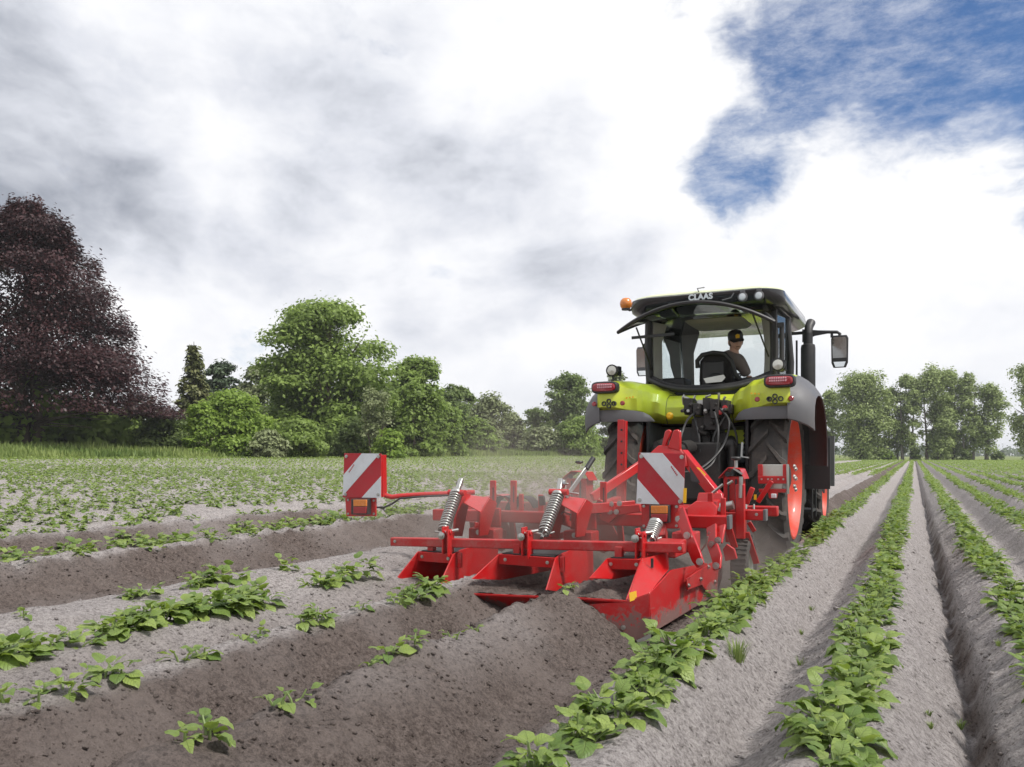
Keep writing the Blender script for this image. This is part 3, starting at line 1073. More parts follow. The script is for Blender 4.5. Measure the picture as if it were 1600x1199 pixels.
tree(838, 122, 640, 46, 'deep', 'small dark tree just left of the tall tree behind the tractor', n=3200, leaf=.38, shape='tall', low=.05)
tree(890, 124, 583, 82, 'deep', 'tall rounded dark green tree showing left of the tractor fender', n=7500, leaf=.4, shape='round', low=.12)
tree(905, 112, 652, 80, 'oak', 'leafy bush beside the left rear tyre of the tractor', 'bush', cat='bush', n=4200, leaf=.36, shape='bush', low=.04)
tree(850, 112, 668, 70, 'dull', 'low hedge bush left of the tractor', 'bush', cat='bush', n=3200, leaf=.36, shape='bush', low=.04, seed=6)
tree(965, 128, 582, 60, 'dull', 'small treetop showing above the left tractor fender', n=3000, leaf=.4, shape='round')
tree(586, 63, 610, 62, 'dull', 'thin half bare tree with visible grey branches beside the tallest green tree', 'tree', n=900, leaf=.24, shape='tall', low=.35, stems=2)
tree(120, 63, 622, 110, 'deep', 'shady green shrub under the boughs of the purple beech', 'bush', cat='bush', n=4200, leaf=.26, shape='bush', low=.04)
tree(10, 62, 610, 80, 'dull', 'pale green bush at the left picture edge beneath the beech', 'bush', cat='bush', n=3400, leaf=.26, shape='bush', low=.04)
tree(190, 64, 640, 100, 'oak', 'green shrub in the shade right of the beech trunk', 'bush', cat='bush', n=3600, leaf=.26, shape='bush', low=.04, seed=8)
tree(252, 62, 648, 90, 'deep', 'dark shrub under the right hand tips of the beech boughs', 'bush', cat='bush', n=3400, leaf=.26, shape='bush', low=.04, seed=9)
tree(560, 66, 655, 90, 'deep', 'dark bush below the right side of the tallest green tree', 'bush', cat='bush', n=3800, leaf=.27, shape='bush', low=.04, seed=10)
tree(610, 62, 672, 60, 'bright', 'small light green bush right above the left warning board', 'bush', cat='bush', n=2000, leaf=.25, shape='bush', low=.04, seed=11)
tree(-70, 64, 600, 110, 'deep', 'dark bush cut by the left picture edge behind the beech', 'bush', cat='bush', n=3000, leaf=.28, shape='bush', low=.04, seed=12)

def undergrowth():
    """the tangle of shrubs that closes the gaps under and behind the hedgerow trees"""
    Ps, Ns, Ts = [], [], []
    for i in range(300):
        Y = rng.uniform(8, 165)
        X = -52.5 - rng.uniform(0, 7) + (0 if Y < 100 else (Y - 100) * .12)
        h = rng.uniform(2.2, 4.6) * (1 if Y < 110 else .8)
        z = float(height(np.array([X]), np.array([Y]), False)[0])
        m = 210
        d_ = rng.normal(size=(m, 3))
        d_ /= np.linalg.norm(d_, axis=1, keepdims=True)
        k = rng.integers(0, 14, m)
        cc = rng.normal(size=(14, 3)) * .55
        q = np.array([X, Y, z + h * .5]) + (cc[k] * .8 + d_ * (.42 * rng.random((m, 1)) ** .5)) * np.array([1.7, 1.7, h * .5])
        q[:, 2] = np.maximum(q[:, 2], z + .1)
        Ps.append(q)
        Ns.append(d_ + np.array([.6, -.3, .9]))
        Ts.append(np.clip(rng.random() * .7 + rng.random(m) * .3, 0, 1))
    P, N, T = map(np.concatenate, (Ps, Ns, Ts))
    V, F, T = cards(P, N, .34 * (.6 + .8 * rng.random(len(P))), T, 1.5)
    o = leaf_object('undergrowth', V, F, T, LM['oak'], None, 'stuff')
    o['label'] = 'dense dark green undergrowth closing the gaps beneath the hedgerow trees'


undergrowth()

# birches and alders across the far end of the field
d = 152
tree(1346, d, 583, 86, 'birch', 'broadest tree of the far row, leafy down to the ground, next to the tractor', 'alder_tree', n=9500, leaf=.42, shape='tall', low=.02)
tree(1362, d + 3, 620, 50, 'deep', 'dark low tree pressed against the broadest tree of the far row', 'alder_tree', n=3500, leaf=.42, shape='tall', low=.04, seed=2)
tree(1396, d + 2, 606, 44, 'birch', 'slim birch with bare forked stems right of the broadest far tree', 'birch_tree', n=3400, leaf=.36, shape='tall', low=.12, stems=2, bark='birch_bark')
tree(1418, d, 588, 46, 'birch', 'birch with a pointed top left of the tall pair in the far row', 'birch_tree', n=4200, leaf=.36, shape='tall', low=.14, stems=2, bark='birch_bark', seed=3)
tree(1458, d, 580, 62, 'birch', 'tall dense tree left of the centre gap stems of the far row', 'birch_tree', n=6500, leaf=.4, shape='tall', low=.03, stems=2, seed=4)
tree(1484, d + 2, 583, 52, 'birch', 'tall tree with two tops in the middle of the far row', 'birch_tree', n=5200, leaf=.4, shape='tall', low=.05, stems=2, seed=5)
tree(1512, d, 587, 48, 'birch', 'slender birch with thin bare lower stems second from the right gap', 'birch_tree', n=3600, leaf=.36, shape='tall', low=.12, stems=2, bark='birch_bark', seed=6)
tree(1540, d, 602, 54, 'birch', 'leaning birch with drooping crown bordering the right gap of the far row', 'birch_tree', n=4800, leaf=.38, shape='tall', low=.12, bark='birch_bark', seed=7, skew=.1)
tree(1610, d - 20, 570, 66, 'birch', 'weeping birch cut off by the right edge of the picture', 'birch_tree', n=5000, leaf=.36, shape='tall', low=.1, bark='birch_bark', seed=8)
tree(1298, d + 6, 610, 40, 'birch', 'tree partly hidden behind the tractor exhaust side mudguard', 'birch_tree', n=2600, leaf=.4, shape='tall', low=.1, seed=9)
for i, (px_, w_, ty, lab) in enumerate(((1432, 20, 702, 'small dark round bush between two clumps of far birches'), (1388, 22, 703, 'low bush at the foot of the slim forked birch'),
                                        (1507, 22, 702, 'low bush at the foot of the slender birch'), (1376, 18, 700, 'dark low bush right of the broadest far tree'),
                                        (1559, 20, 706, 'small bush at the right end of the far row'))):
    tree(px_, d - 1, ty, w_, 'deep' if i % 2 == 0 else 'oak', lab, 'bush', cat='bush', n=900, leaf=.3, shape='bush', low=.05, seed=20 + i, group='bushes under the far birches')


def far_wood():
    """hazy woods on the horizon beyond the birches"""
    Ps, Ns, Ts = [], [], []
    for i in range(420):
        px_ = rs_ = rng.uniform(-500, 2300)
        dd = rng.uniform(520, 700)
        c = depth(px_, dd)
        h = rng.uniform(4, 8.5)
        m = 60
        off = rng.normal(size=(m, 3)) * np.array([h * .55, h * .55, h * .3])
        q = np.array(c)[None] + off + np.array([0, 0, h * .5])
        q[:, 2] = np.abs(q[:, 2])
        Ps.append(q)
        Ns.append(off + np.array([0, 0, 2.0]))
        Ts.append(np.full(m, rng.random()))
    P, N, T = map(np.concatenate, (Ps, Ns, Ts))
    V, F, T = cards(P, N, 1.7 * (.6 + .8 * rng.random(len(P))), T, 1.3)
    o = leaf_object('far_woods', V, F, T, LM['far'], None, 'stuff')
    o['label'] = 'pale band of woods on the horizon beyond the fields'


far_wood()


def grass_strip():
    """long grass along the field's left edge and at its far end"""
    n = 52000
    X = -42.2 - 9 * rng.random(n) ** 1.2
    Y = rng.uniform(6, 150, n) ** 1.0
    n2_ = 22000
    X2 = rng.uniform(-45, 60, n2_)
    Y2 = 150 + 7 * rng.random(n2_)
    X, Y = np.concatenate([X, X2]), np.concatenate([Y, Y2])
    Z = height(X, Y, False)
    hgt = (.25 + .55 * rng.random(len(X))) * (.6 + .8 * (vnoise(X * .5, Y * .25) + .5))
    hgt = np.where(Y > 150, hgt * .45, hgt)
    a = rng.uniform(0, 6.28, len(X))
    w = .04 + .10 * rng.random(len(X))
    lean = rng.normal(size=(len(X), 2)) * .14
    dx, dy = np.cos(a) * w, np.sin(a) * w
    v0 = np.stack([X - dx, Y - dy, Z - .03], -1)
    v1 = np.stack([X + dx, Y + dy, Z - .03], -1)
    v2 = np.stack([X + lean[:, 0], Y + lean[:, 1], Z + hgt], -1)
    V = np.stack([v0, v1, v2], 1).reshape(-1, 3)
    F = np.arange(len(V)).reshape(-1, 3)
    T = np.repeat(np.clip(rng.random(len(X)) * .5 + vnoise(X * .3, Y * .3) + .35, 0, 1), 3)
    o = leaf_object('grass', V, F, T, LM['grass'], None, 'stuff')
    o['label'] = 'long green grass along the edge of the field in front of the trees'


grass_strip()
# ---------------------------------------------------------------- tractor (local frame: x right, y forward, z up, origin under the rear axle)
TX, TY = -2.09, 9.33
tractor = thing('tractor', (TX, TY, 0), 'yellow green tractor with black cab roof and orange red rims driving away across the field', 'tractor')
TO = Vector((TX, TY, 0))


def TL(x, y, ly):
    """local point of the tractor seen at pixel (x, y) on its cross plane ly"""
    return at(x, y, TY + ly) - TO


def wheel(name, cx, cy, rad, width, rim_r, side, nl):
    """tyre with chevron lugs, dished rim, hub and nuts; side = +1 right"""
    w = bpy.data.objects.new(name, None)
    col.objects.link(w)
    w.parent = tractor
    w['label'] = 'large ribbed tyre on an orange red rim' if rad > .8 else 'smaller ribbed front tyre on an orange red rim'
    mb = MB()
    hw = width / 2
    c = (cx, cy, rad)
    ax = (side, 0, 0)
    b = rad - .045
    mb.lathe([(rim_r - .02, -hw * .62), (rim_r + .03, -hw * .86), ((rim_r + b) / 2, -hw * 1.04), (b - .05, -hw * .98), (b, -hw * .80), (b + .012, 0),
              (b, hw * .80), (b - .05, hw * .98), ((rim_r + b) / 2, hw * 1.04), (rim_r + .03, hw * .86), (rim_r - .02, hw * .62)], c, ax, 64)
    cv = Vector(c)
    for k in range(nl):
        for sd_ in (-1, 1):
            a0 = 2 * math.pi * (k + (.5 if sd_ > 0 else 0)) / nl
            rows = []
            for q in range(5):
                f = q / 4
                xx = sd_ * hw * (.0 + 1.0 * f)
                aa = a0 - f * .26 * (.88 / rad) + (.03 if f > .8 else 0)
                rr_ = b + .008 - (.0 if f < .7 else (f - .7) * .13)
                th_ = (.024 + .008 * f) / rad
                ring = []
                for da, dr in ((-th_ * 1.5, -.01), (-th_ * .9, .045), (th_ * .9, .045), (th_ * 1.5, -.01)):
                    rr2 = rr_ + dr
                    ring.append(cv + Vector((xx, math.sin(aa + da) * rr2, math.cos(aa + da) * rr2)))
                rows.append(ring)
            mb.loft(rows, True, True)
    mb.build('tyre', M['rubber'], w, smooth=30)
    rb = MB()
    o = hw * .92
    rb.lathe([(rim_r - .05, -o), (rim_r + .012, -o), (rim_r + .012, -o + .02), (rim_r - .035, -o + .05), (rim_r - .06, 0), (rim_r - .045, o - .06), (rim_r + .004, o - .028),
              (rim_r + .016, o - .01), (rim_r + .012, o), (rim_r - .012, o + .002), (rim_r - .022, o - .012), (rim_r - .055, o - .05), (rim_r - .075, o - .09), (rim_r * .86, -.01 * side + .01),
              (rim_r * .52, -.035), (rim_r * .40, -.03), (rim_r * .36, .03), (0.001, .03)], c, ax, 64)
    rb.build('rim', M['rim'], w, smooth=40)
    hb = MB()
    hb.lathe([(.001, .12), (.10 * rad, .12), (.16 * rad, .10), (.19 * rad, .03)], c, ax, 24)
    for k in range(10):
        a = 2 * math.pi * k / 10
        hb.bolt(cv + Vector((side * .03, math.cos(a) * rim_r * .38, math.sin(a) * rim_r * .38)), ax, .014, .03)
    hb.build('hub', M['iron'], w)
    return w


for s in (1, -1):
    wheel('rear_wheel', s * .77, 0, .88, .36, .655, s, 19)
for s in (1, -1):
    wheel('front_wheel', s * .80, 3.02, .62, .34, .42, s, 16)

# drivetrain and dark underside
mb = MB()
mb.box((0, .5, .95), (.62, 2.6, .6))
mb.box((0, -.22, 1.05), (.40, .4, .75))
mb.box((-.13, -.46, .85), (.09, .1, .5))
mb.box((.13, -.46, .85), (.09, .1, .5))
mb.cyl((0, -.40, .95), (0, -.52, .95), .09, n=14)
mb.cyl((-.62, 0, .88), (.62, 0, .88), .16, n=18)
mb.box((0, 2.6, .85), (.5, 1.8, .5))
mb.cyl((-.7, 3.02, .62), (.7, 3.02, .62), .11, n=14)
mb.box((.0, -.45, .60), (.5, .2, .25))
mb.build('gearbox', M['iron'], tractor, bevel=.02)
mb = MB()
mb.box((.62, 1.42, .78), (.46, .9, .62))
mb.box((-.62, 1.42, .78), (.46, .9, .62))
mb.each('fuel_tank', M['dark'], tractor, bevel=.05)
mb = MB()
for z in (.45, .72, .98):
    mb.box((.90, 1.30, z), (.20, .40, .03))
mb.box((.995, 1.10, .72), (.02, .04, .72))
mb.box((.995, 1.50, .72), (.02, .04, .72))
mb.build('cab_step', M['dark'], tractor)

# engine bonnet
mb = MB()
sec = []
for y, hw_, z0, z1 in ((1.75, .42, 1.05, 1.98), (2.6, .42, 1.0, 1.93), (3.5, .40, .98, 1.80), (4.05, .34, 1.0, 1.60), (4.15, .28, 1.05, 1.45)):
    sec.append([Vector((x * hw_, y, z)) for x, z in ((-1, z0), (-1, z1 - .15), (-.8, z1 - .03), (-.4, z1), (.4, z1), (.8, z1 - .03), (1, z1 - .15), (1, z0))])
mb.loft(sec)
mb.build('bonnet', M['green'], tractor, bevel=.01)

# rear body: green shell between and over the rear wheels, lofted across the tractor
def shell_row(x):
    """profile (y, z) of the green shell from its lower lip up and forward, at lateral position x"""
    a = abs(x)
    mid = [(-.36, 1.46), (-.42, 1.54), (-.42, 1.64), (-.37, 1.73), (-.27, 1.775), (.0, 1.79), (.25, 1.8)]
    shoulder = [(-.40, 1.47), (-.50, 1.58), (-.53, 1.70), (-.48, 1.79), (-.36, 1.835), (-.05, 1.85), (.3, 1.86)]
    inner = [(-.60, 1.50), (-.72, 1.60), (-.74, 1.73), (-.69, 1.83), (-.55, 1.895), (-.15, 1.93), (.35, 1.93)]
    outer = [(-.83, 1.605), (-.885, 1.635), (-.885, 1.76), (-.855, 1.875), (-.74, 1.925), (-.3, 1.96), (.35, 1.93)]
    edge = [(-.82, 1.605), (-.865, 1.635), (-.865, 1.76), (-.835, 1.865), (-.72, 1.91), (-.28, 1.945), (.35, 1.90)]
    keys = ((0, mid), (.34, mid), (.45, shoulder), (.62, inner), (.84, outer), (.96, outer), (1.0, edge))
    for (x0, p0), (x1, p1) in zip(keys, keys[1:]):
        if a <= x1:
            f = (a - x0) / (x1 - x0)
            f = f * f * (3 - 2 * f) if x0 > 0.3 else f
            return [Vector((x, y0 + (y1 - y0) * f, z0 + (z1 - z0) * f)) for (y0, z0), (y1, z1) in zip(p0, p1)]
    return [Vector((x, y, z)) for y, z in edge]


xs_ = [i / 40 for i in range(-40, 41)]
mb = MB()
mb.loft([shell_row(x) for x in xs_], closed=False)
o = mb.build('rear_body', M['green'], tractor, smooth=26)
so = o.modifiers.new('solid', 'SOLIDIFY')
so.thickness = .02
# seams of the body panels
mb = MB()
for x in (-.36, .36):
    r_ = shell_row(x)
    mb.tube([p + Vector((0, -.001, .001)) for p in r_[:6]], .004, 5)
mb.each('panel_seam', M['dark'], tractor)

for s in (1, -1):
    # grey wheel-arch extension: wraps from the rear flap over the top to the front
    f = bpy.data.objects.new('mudguard', None)
    col.objects.link(f)
    f.parent = tractor
    mb = MB()
    R0 = 1.02
    prof = []
    path = [(-.86, 1.48), (-.88, 1.62), (-.83, 1.76), (-.70, 1.865), (-.50, 1.925), (-.2, 1.965), (.15, 1.94), (.45, 1.84), (.70, 1.66), (.88, 1.40), (.95, 1.15), (.95, 1.0)]
    rings = []
    for y, z in path:
        dn = Vector((0, -y, .95 - z)).normalized()
        p = Vector((0, y, z))
        q = [(.975, 0), (1.03, .025), (1.09, .065), (1.15, .12), (1.195, .185), (1.21, .23), (1.198, .233), (1.18, .195), (1.14, .14), (1.08, .085), (1.03, .045), (.975, .018)]
        rings.append([p + Vector((s * x, 0, 0)) + dn * o_ for x, o_ in q])
    mb.loft(rings, True, True)
    mb.build('arch_edge', M['grey'], f, smooth=45)
    mb = MB()
    # flap across the rear of the wheel below the green shell
    rr_ = []
    for x, zt, zb, y in ((.43, 1.49, 1.478, -.66), (.47, 1.545, 1.478, -.70), (.53, 1.58, 1.478, -.745), (.62, 1.598, 1.478, -.79), (.80, 1.606, 1.478, -.825), (1.0, 1.606, 1.478, -.83)):
        rr_.append([Vector((s * x, y, zt)), Vector((s * x, y - .012, (zt + zb) / 2)), Vector((s * x, y, zb)), Vector((s * x, y + .02, zb)), Vector((s * x, y + .03, zt))])
    mb.loft(rr_, True, True)
    mb.build('rear_flap', M['grey'], f, smooth=45)
    # inner wheel arch
    mb = MB()
    rings = []
    for y, z in path[2:]:
        dn = Vector((0, -y, .95 - z)).normalized()
        p = Vector((0, y, z)) + dn * .03
        q_ = p + dn * .17
        rings.append([q_ + Vector((s * .58, 0, 0)), q_ + Vector((s * .72, 0, 0)), p + Vector((s * .99, 0, 0)), p + dn * .012 + Vector((s * .99, 0, 0)), q_ + dn * .012 + Vector((s * .72, 0, 0)), q_ + dn * .012 + Vector((s * .58, 0, 0))])
    mb.loft(rings, True, True)
    mb.box((s * .53, .1, 1.22), (.03, 1.3, 1.1))
    mb.box((s * 1.03, .97, 1.02), (.36, .03, .60))
    mb.build('arch_liner', M['dark'], f, smooth=45)
    # tail lamp cluster
    xl = s * .905 + .0
    t_ = bpy.data.objects.new('tail_light', None)
    col.objects.link(t_)
    t_.parent = tractor
    mb = MB()
    n = 20
    ring = lambda hw_, hh, y: [Vector((xl + hw_ * abs(math.cos(a)) ** .45 * (1 if math.cos(a) > 0 else -1), y, 1.845 + hh * abs(math.sin(a)) ** .6 * (1 if math.sin(a) > 0 else -1))) for a in [2 * math.pi * k / n for k in range(n)]]
    mb.loft([ring(.150, .066, -.84), ring(.150, .066, -.905), ring(.140, .056, -.925)])
    mb.build('lamp_bezel', M['dark'], t_, smooth=40)
    mb = MB()
    mb.loft([ring(.128, .044, -.90), ring(.128, .044, -.936), ring(.118, .036, -.944)])
    mb.build('lamp_glass', M['lens_red'], t_, smooth=40)
    mb = MB()
    for i in range(8):
        for j in range(2):
            mb.box((xl + s * -.012 + (i - 3.5) * .021, -.945, 1.852 + (j - .3) * .024), (.017, .010, .019))
    mb.each('lamp_cell', M['lens_pink'], t_, bevel=.004)
    # coupling sockets below it
    mb = MB()
    xc = s * .86
    for dx, dz, r_ in ((-.055, 0, .026), (0, .026, .026), (.055, 0, .026), (0, -.026, .026)):
        mb.lathe([(r_, 0), (r_, -.035), (r_ * .62, -.035), (r_ * .55, -.01), (.001, -.01)], (xc + dx, -.865, 1.672 + dz), (0, 1, 0), 14)
    mb.build('socket_cluster', M['dark'], tractor)
    mb = MB()
    for dx in (-.17, .15):
        mb.lathe([(.024, 0), (.026, -.022), (.018, -.03), (.001, -.03)], (xc + dx, -.865, 1.672), (0, 1, 0), 14)
    mb.each('round_reflector', M['lens_red'], tractor)
    # work lamp on a stalk
    wl = bpy.data.objects.new('work_light', None)
    col.objects.link(wl)
    wl.parent = tractor
    mb = MB()
    cz = 2.04 if s < 0 else 2.02
    mb.cyl((s * .87, -.72, 1.90), (s * .87, -.72, cz), .014, n=8)
    mb.lathe([(.001, .07), (.035, .065), (.062, .02), (.066, -.05), (.058, -.052)], (s * .87, -.72, cz), (0, 1, 0), 20)
    for k in range(7):
        mb.box((s * .87, -.70 + k * .012, cz), (.128, .004, .10))
    mb.build('lamp_housing', M['dark'], wl)
    mb = MB()
    mb.lathe([(.055, -.045), (.05, -.054), (.001, -.062)], (s * .87, -.72, cz), (0, 1, 0), 20)
    mb.build('lamp_glass', M['lens'], wl)

# small warning decals on the green shell
mb = MB()
for s in (1, -1):
    for k in range(3):
        p = Vector((s * (.62 + .035 * k), -.80, 1.74 - .004 * k))
        mb.box(p, (.02, .006, .016))
mb.each('warning_decal', M['yellow'], tractor)

# front mudguards
for s in (1, -1):
    mb = MB()
    rings = []
    for k in range(9):
        a = R(-65 + 150 * k / 8)
        y, z = 3.02 - math.sin(a) * .73, .62 + math.cos(a) * .73
        rings.append([Vector((s * .58, y, z)), Vector((s * 1.0, y, z)), Vector((s * 1.03, y, z - .07)), Vector((s * 1.01, y, z - .07)), Vector((s * .99, y, z - .02)), Vector((s * .58, y, z - .02))])
    mb.loft(rings)
    mb.box((s * 1.10, 2.30, 1.04), (.10, .10, .66))
    mb.build('front_mudguard', M['grey'], tractor, smooth=40)

# ---------------------------------------------------------------- cab
mb = MB()
for s in (1, -1):
    mb.tube([(s * .70, .10, 1.95), (s * .715, .08, 2.3), (s * .70, .06, 2.72)], .045, 8)
    mb.tube([(s * .78, .78, 1.55), (s * .80, .76, 2.2), (s * .76, .72, 2.74)], .038, 8)
    mb.tube([(s * .60, 1.62, 1.45), (s * .66, 1.56, 2.2), (s * .66, 1.46, 2.74)], .045, 8)
    mb.bar((s * .70, .06, 2.715), (s * .66, 1.46, 2.74), .07, .06)
    mb.bar((s * .72, .10, 1.96), (s * .78, .78, 1.60), .06, .06)
    mb.bar((s * .78, .78, 1.55), (s * .60, 1.62, 1.5), .06, .06)
mb.bar((-.66, 1.48, 2.73), (.66, 1.48, 2.73), .06, .06)
mb.bar((-.60, 1.6, 1.62), (.60, 1.6, 1.62), .06, .3)
mb.build('cab_frame', M['dark'], tractor, bevel=.006)
# the U-shaped frame of the open rear window
mb = MB()
U = []
for k in range(25):
    f = -1 + 2 * k / 24
    U.append(Vector((.70 * f, .06 - .24 * (1 - f * f), 1.845 + .17 * abs(f) ** 2.6)))
U = [Vector((-.70, .06, 2.70)), Vector((-.715, .07, 2.35))] + U + [Vector((.715, .07, 2.35)), Vector((.70, .06, 2.70))]
mb.tube(U, .034, 8)
mb.tube([p + Vector((0, .05, .03)) for p in U], .028, 6)
mb.tube([(.70 * f, .06 - .20 * (1 - f * f), 2.70) for f in [-1 + 2 * k / 12 for k in range(13)]], .03, 8)
mb.build('rear_window_frame', M['dark'], tractor, smooth=60)
# grey inner trim of the rear pillars
mb = MB()
for s in (1, -1):
    mb.plate([(s * .66, .12, 1.98), (s * .585, .22, 2.0), (s * .60, .25, 2.45), (s * .55, .28, 2.66), (s * .67, .10, 2.68)], .025)
mb.plate([(-.62, 1.5, 1.55), (-.50, 1.48, 1.55), (-.50, 1.42, 2.45), (-.42, 1.40, 2.70), (-.66, 1.42, 2.70)], .03)
mb.each('pillar_trim', M['liner'], tractor, bevel=.008)
# tilted-up rear window: a curved pane hinged under the roof
hz_, fz = [], []
rows = []
for j in range(6):
    v = j / 5
    y = -.16 - .62 * v
    wd_ = .66 + .17 * v
    row = []
    for k in range(25):
        f = -1 + 2 * k / 24
        bow = .13 * v * (1 - f * f)
        z = 2.672 + .038 * v - (.03 + .215 * v ** 1.1) * abs(f) ** 2.0
        row.append(Vector((wd_ * f - .01, y + .16 * abs(f) ** 2 * v * .8, z)))
    rows.append(row)
mb = MB()
mb.loft(rows, closed=False)
rw = mb.build('rear_window', M['hatch'], tractor, smooth=80)
so = rw.modifiers.new('solid', 'SOLIDIFY')
so.thickness = .006
mb = MB()
mb.tube(rows[-1], .020, 6)
mb.tube([r_[0] for r_ in rows], .018, 6)
mb.tube([r_[-1] for r_ in rows], .018, 6)
mb.bar(rows[-1][0] + Vector((.12, .12, -.05)), rows[-1][0] + Vector((.55, .3, -.01)), .03, .03)
mb.build('window_edge', M['dark'], rw)
mb = MB()
mb.box((-.26, -.55, 2.72), (.05, .12, .06))
mb.box((-.20, -.52, 2.71), (.08, .03, .03))
mb.tube([(.60, -.62, 2.57), (.66, .02, 2.2)], .010, 6)
mb.tube([(-.66, -.55, 2.52), (-.66, .05, 2.12)], .010, 6)
mb.each('window_strut', M['dark'], rw)
# side and front panes
mb = MB()
for s in (1, -1):
    mb.plate([(s * .715, .12, 2.0), (s * .79, .76, 1.62), (s * .765, .70, 2.70), (s * .705, .10, 2.70)], .006)
    mb.plate([(s * .795, .80, 1.60), (s * .625, 1.58, 1.56), (s * .665, 1.46, 2.70), (s * .765, .74, 2.70)], .006)
mb.plate([(-.60, 1.6, 1.78), (.60, 1.6, 1.78), (.655, 1.48, 2.70), (-.655, 1.48, 2.70)], .006)
mb.each('side_pane', M['glass'], tractor, smooth=0)

# roof
def rr_ring(hx, y0, y1, z, rad):
    """rounded rectangle in plan"""
    out = []
    for cx_, cy_, a0 in ((hx - rad, y1 - rad, 0), (-hx + rad, y1 - rad, 90), (-hx + rad, y0 + rad, 180), (hx - rad, y0 + rad, 270)):
        for k in range(7):
            a = R(a0 + 15 * k)
            out.append(Vector((cx_ + math.cos(a) * rad, cy_ + math.sin(a) * rad, z)))
    return out


mb = MB()
mb.loft([rr_ring(.74, -.12, 1.78, 2.715, .16), rr_ring(.80, -.20, 1.86, 2.74, .2), rr_ring(.85, -.30, 1.94, 2.80, .24), rr_ring(.86, -.34, 1.98, 2.86, .26), rr_ring(.845, -.35, 1.97, 2.925, .26), rr_ring(.80, -.31, 1.92, 2.95, .26)])
mb.v = [p - Vector((0, 0, .05 if p.z > 2.78 else .025)) for p in mb.v]
roof = mb.build('cab_roof', M['black'], tractor, smooth=50)
mb = MB()
mb.loft([rr_ring(.83, -.325, 1.95, 2.936, .27), rr_ring(.82, -.31, 1.94, 2.955, .27), rr_ring(.74, -.22, 1.85, 2.985, .26), rr_ring(.5, .05, 1.6, 3.0, .25)])
mb.v = [p - Vector((0, 0, .05)) for p in mb.v]
mb.build('roof_skin', M['cream'], roof, smooth=60)
mb = MB()
mb.loft([rr_ring(.69, -.02, 1.45, 2.70, .12), rr_ring(.69, -.02, 1.45, 2.72, .12)])
mb.loft([rr_ring(.30, .25, .95, 2.655, .12), rr_ring(.36, .18, 1.0, 2.71, .12)])
mb.build('headliner', M['liner'], roof, bevel=.03)
mb = MB()
mb.ball((.05, .7, 3.0), (.12, .12, .05), 16, 8)
mb.tube([(-.02, -.30, 2.93), (-.04, -.32, 2.99), (.02, -.25, 3.01)], .007, 5)
mb.tube([(.36, -.36, 2.90), (.33, -.37, 2.85), (.24, -.38, 2.83)], .006, 5)
mb.v = [p - Vector((0, 0, .05)) for p in mb.v]
mb.build('antenna', M['grey'], roof)
# lettering on the rear of the roof
fc = bpy.data.curves.new('roof_lettering', 'FONT')
fc.body = 'CLAAS'
fc.size = .085
fc.align_x = 'CENTER'
fc.align_y = 'CENTER'
fc.space_character = 1.05
fc.extrude = .004
fc.offset = .0035
fo = bpy.data.objects.new('roof_lettering', fc)
col.objects.link(fo)
bpy.context.view_layer.update()
fm = bpy.data.meshes.new_from_object(fo.evaluated_get(bpy.context.evaluated_depsgraph_get()))
bpy.data.objects.remove(fo)
fo = link_mesh('roof_lettering', fm, None, roof)
fo.location = (.0, -.352, 2.838)
fo.rotation_euler = (R(90), 0, 0)
fm.materials.clear()
fm.materials.append(M['white'])
for xl in (.45, .62):
    wl = bpy.data.objects.new('roof_light', None)
    col.objects.link(wl)
    wl.parent = tractor
    mb = MB()
    mb.lathe([(.045, .05), (.052, 0), (.046, -.02), (.04, -.02)], (xl, -.36, 2.80), (0, 1, 0), 18)
    mb.box((xl, -.35, 2.865), (.05, .03, .025))
    mb.build('lamp_housing', M['grey'], wl)
    mb = MB()
    mb.lathe([(.040, -.012), (.030, -.024), (.001, -.028)], (xl, -.36, 2.80), (0, 1, 0), 18)
    mb.build('lamp_glass', M['white'], wl)
# beacon
mb = MB()
mb.tube([(-.80, -.05, 2.83), (-.90, -.05, 2.81), (-.95, -.03, 2.84)], .014, 6)
mb.cyl((-.95, -.03, 2.82), (-.95, -.03, 2.84), .05, n=16)
bc = mb.build('beacon', M['dark'], tractor)
mb = MB()
mb.lathe([(.045, .0), (.064, .03), (.072, .065), (.064, .10), (.04, .127), (.001, .135)], (-.95, -.03, 2.83), (0, 0, 1), 20)
mb.build('beacon_dome', M['orange'], bc, smooth=60)

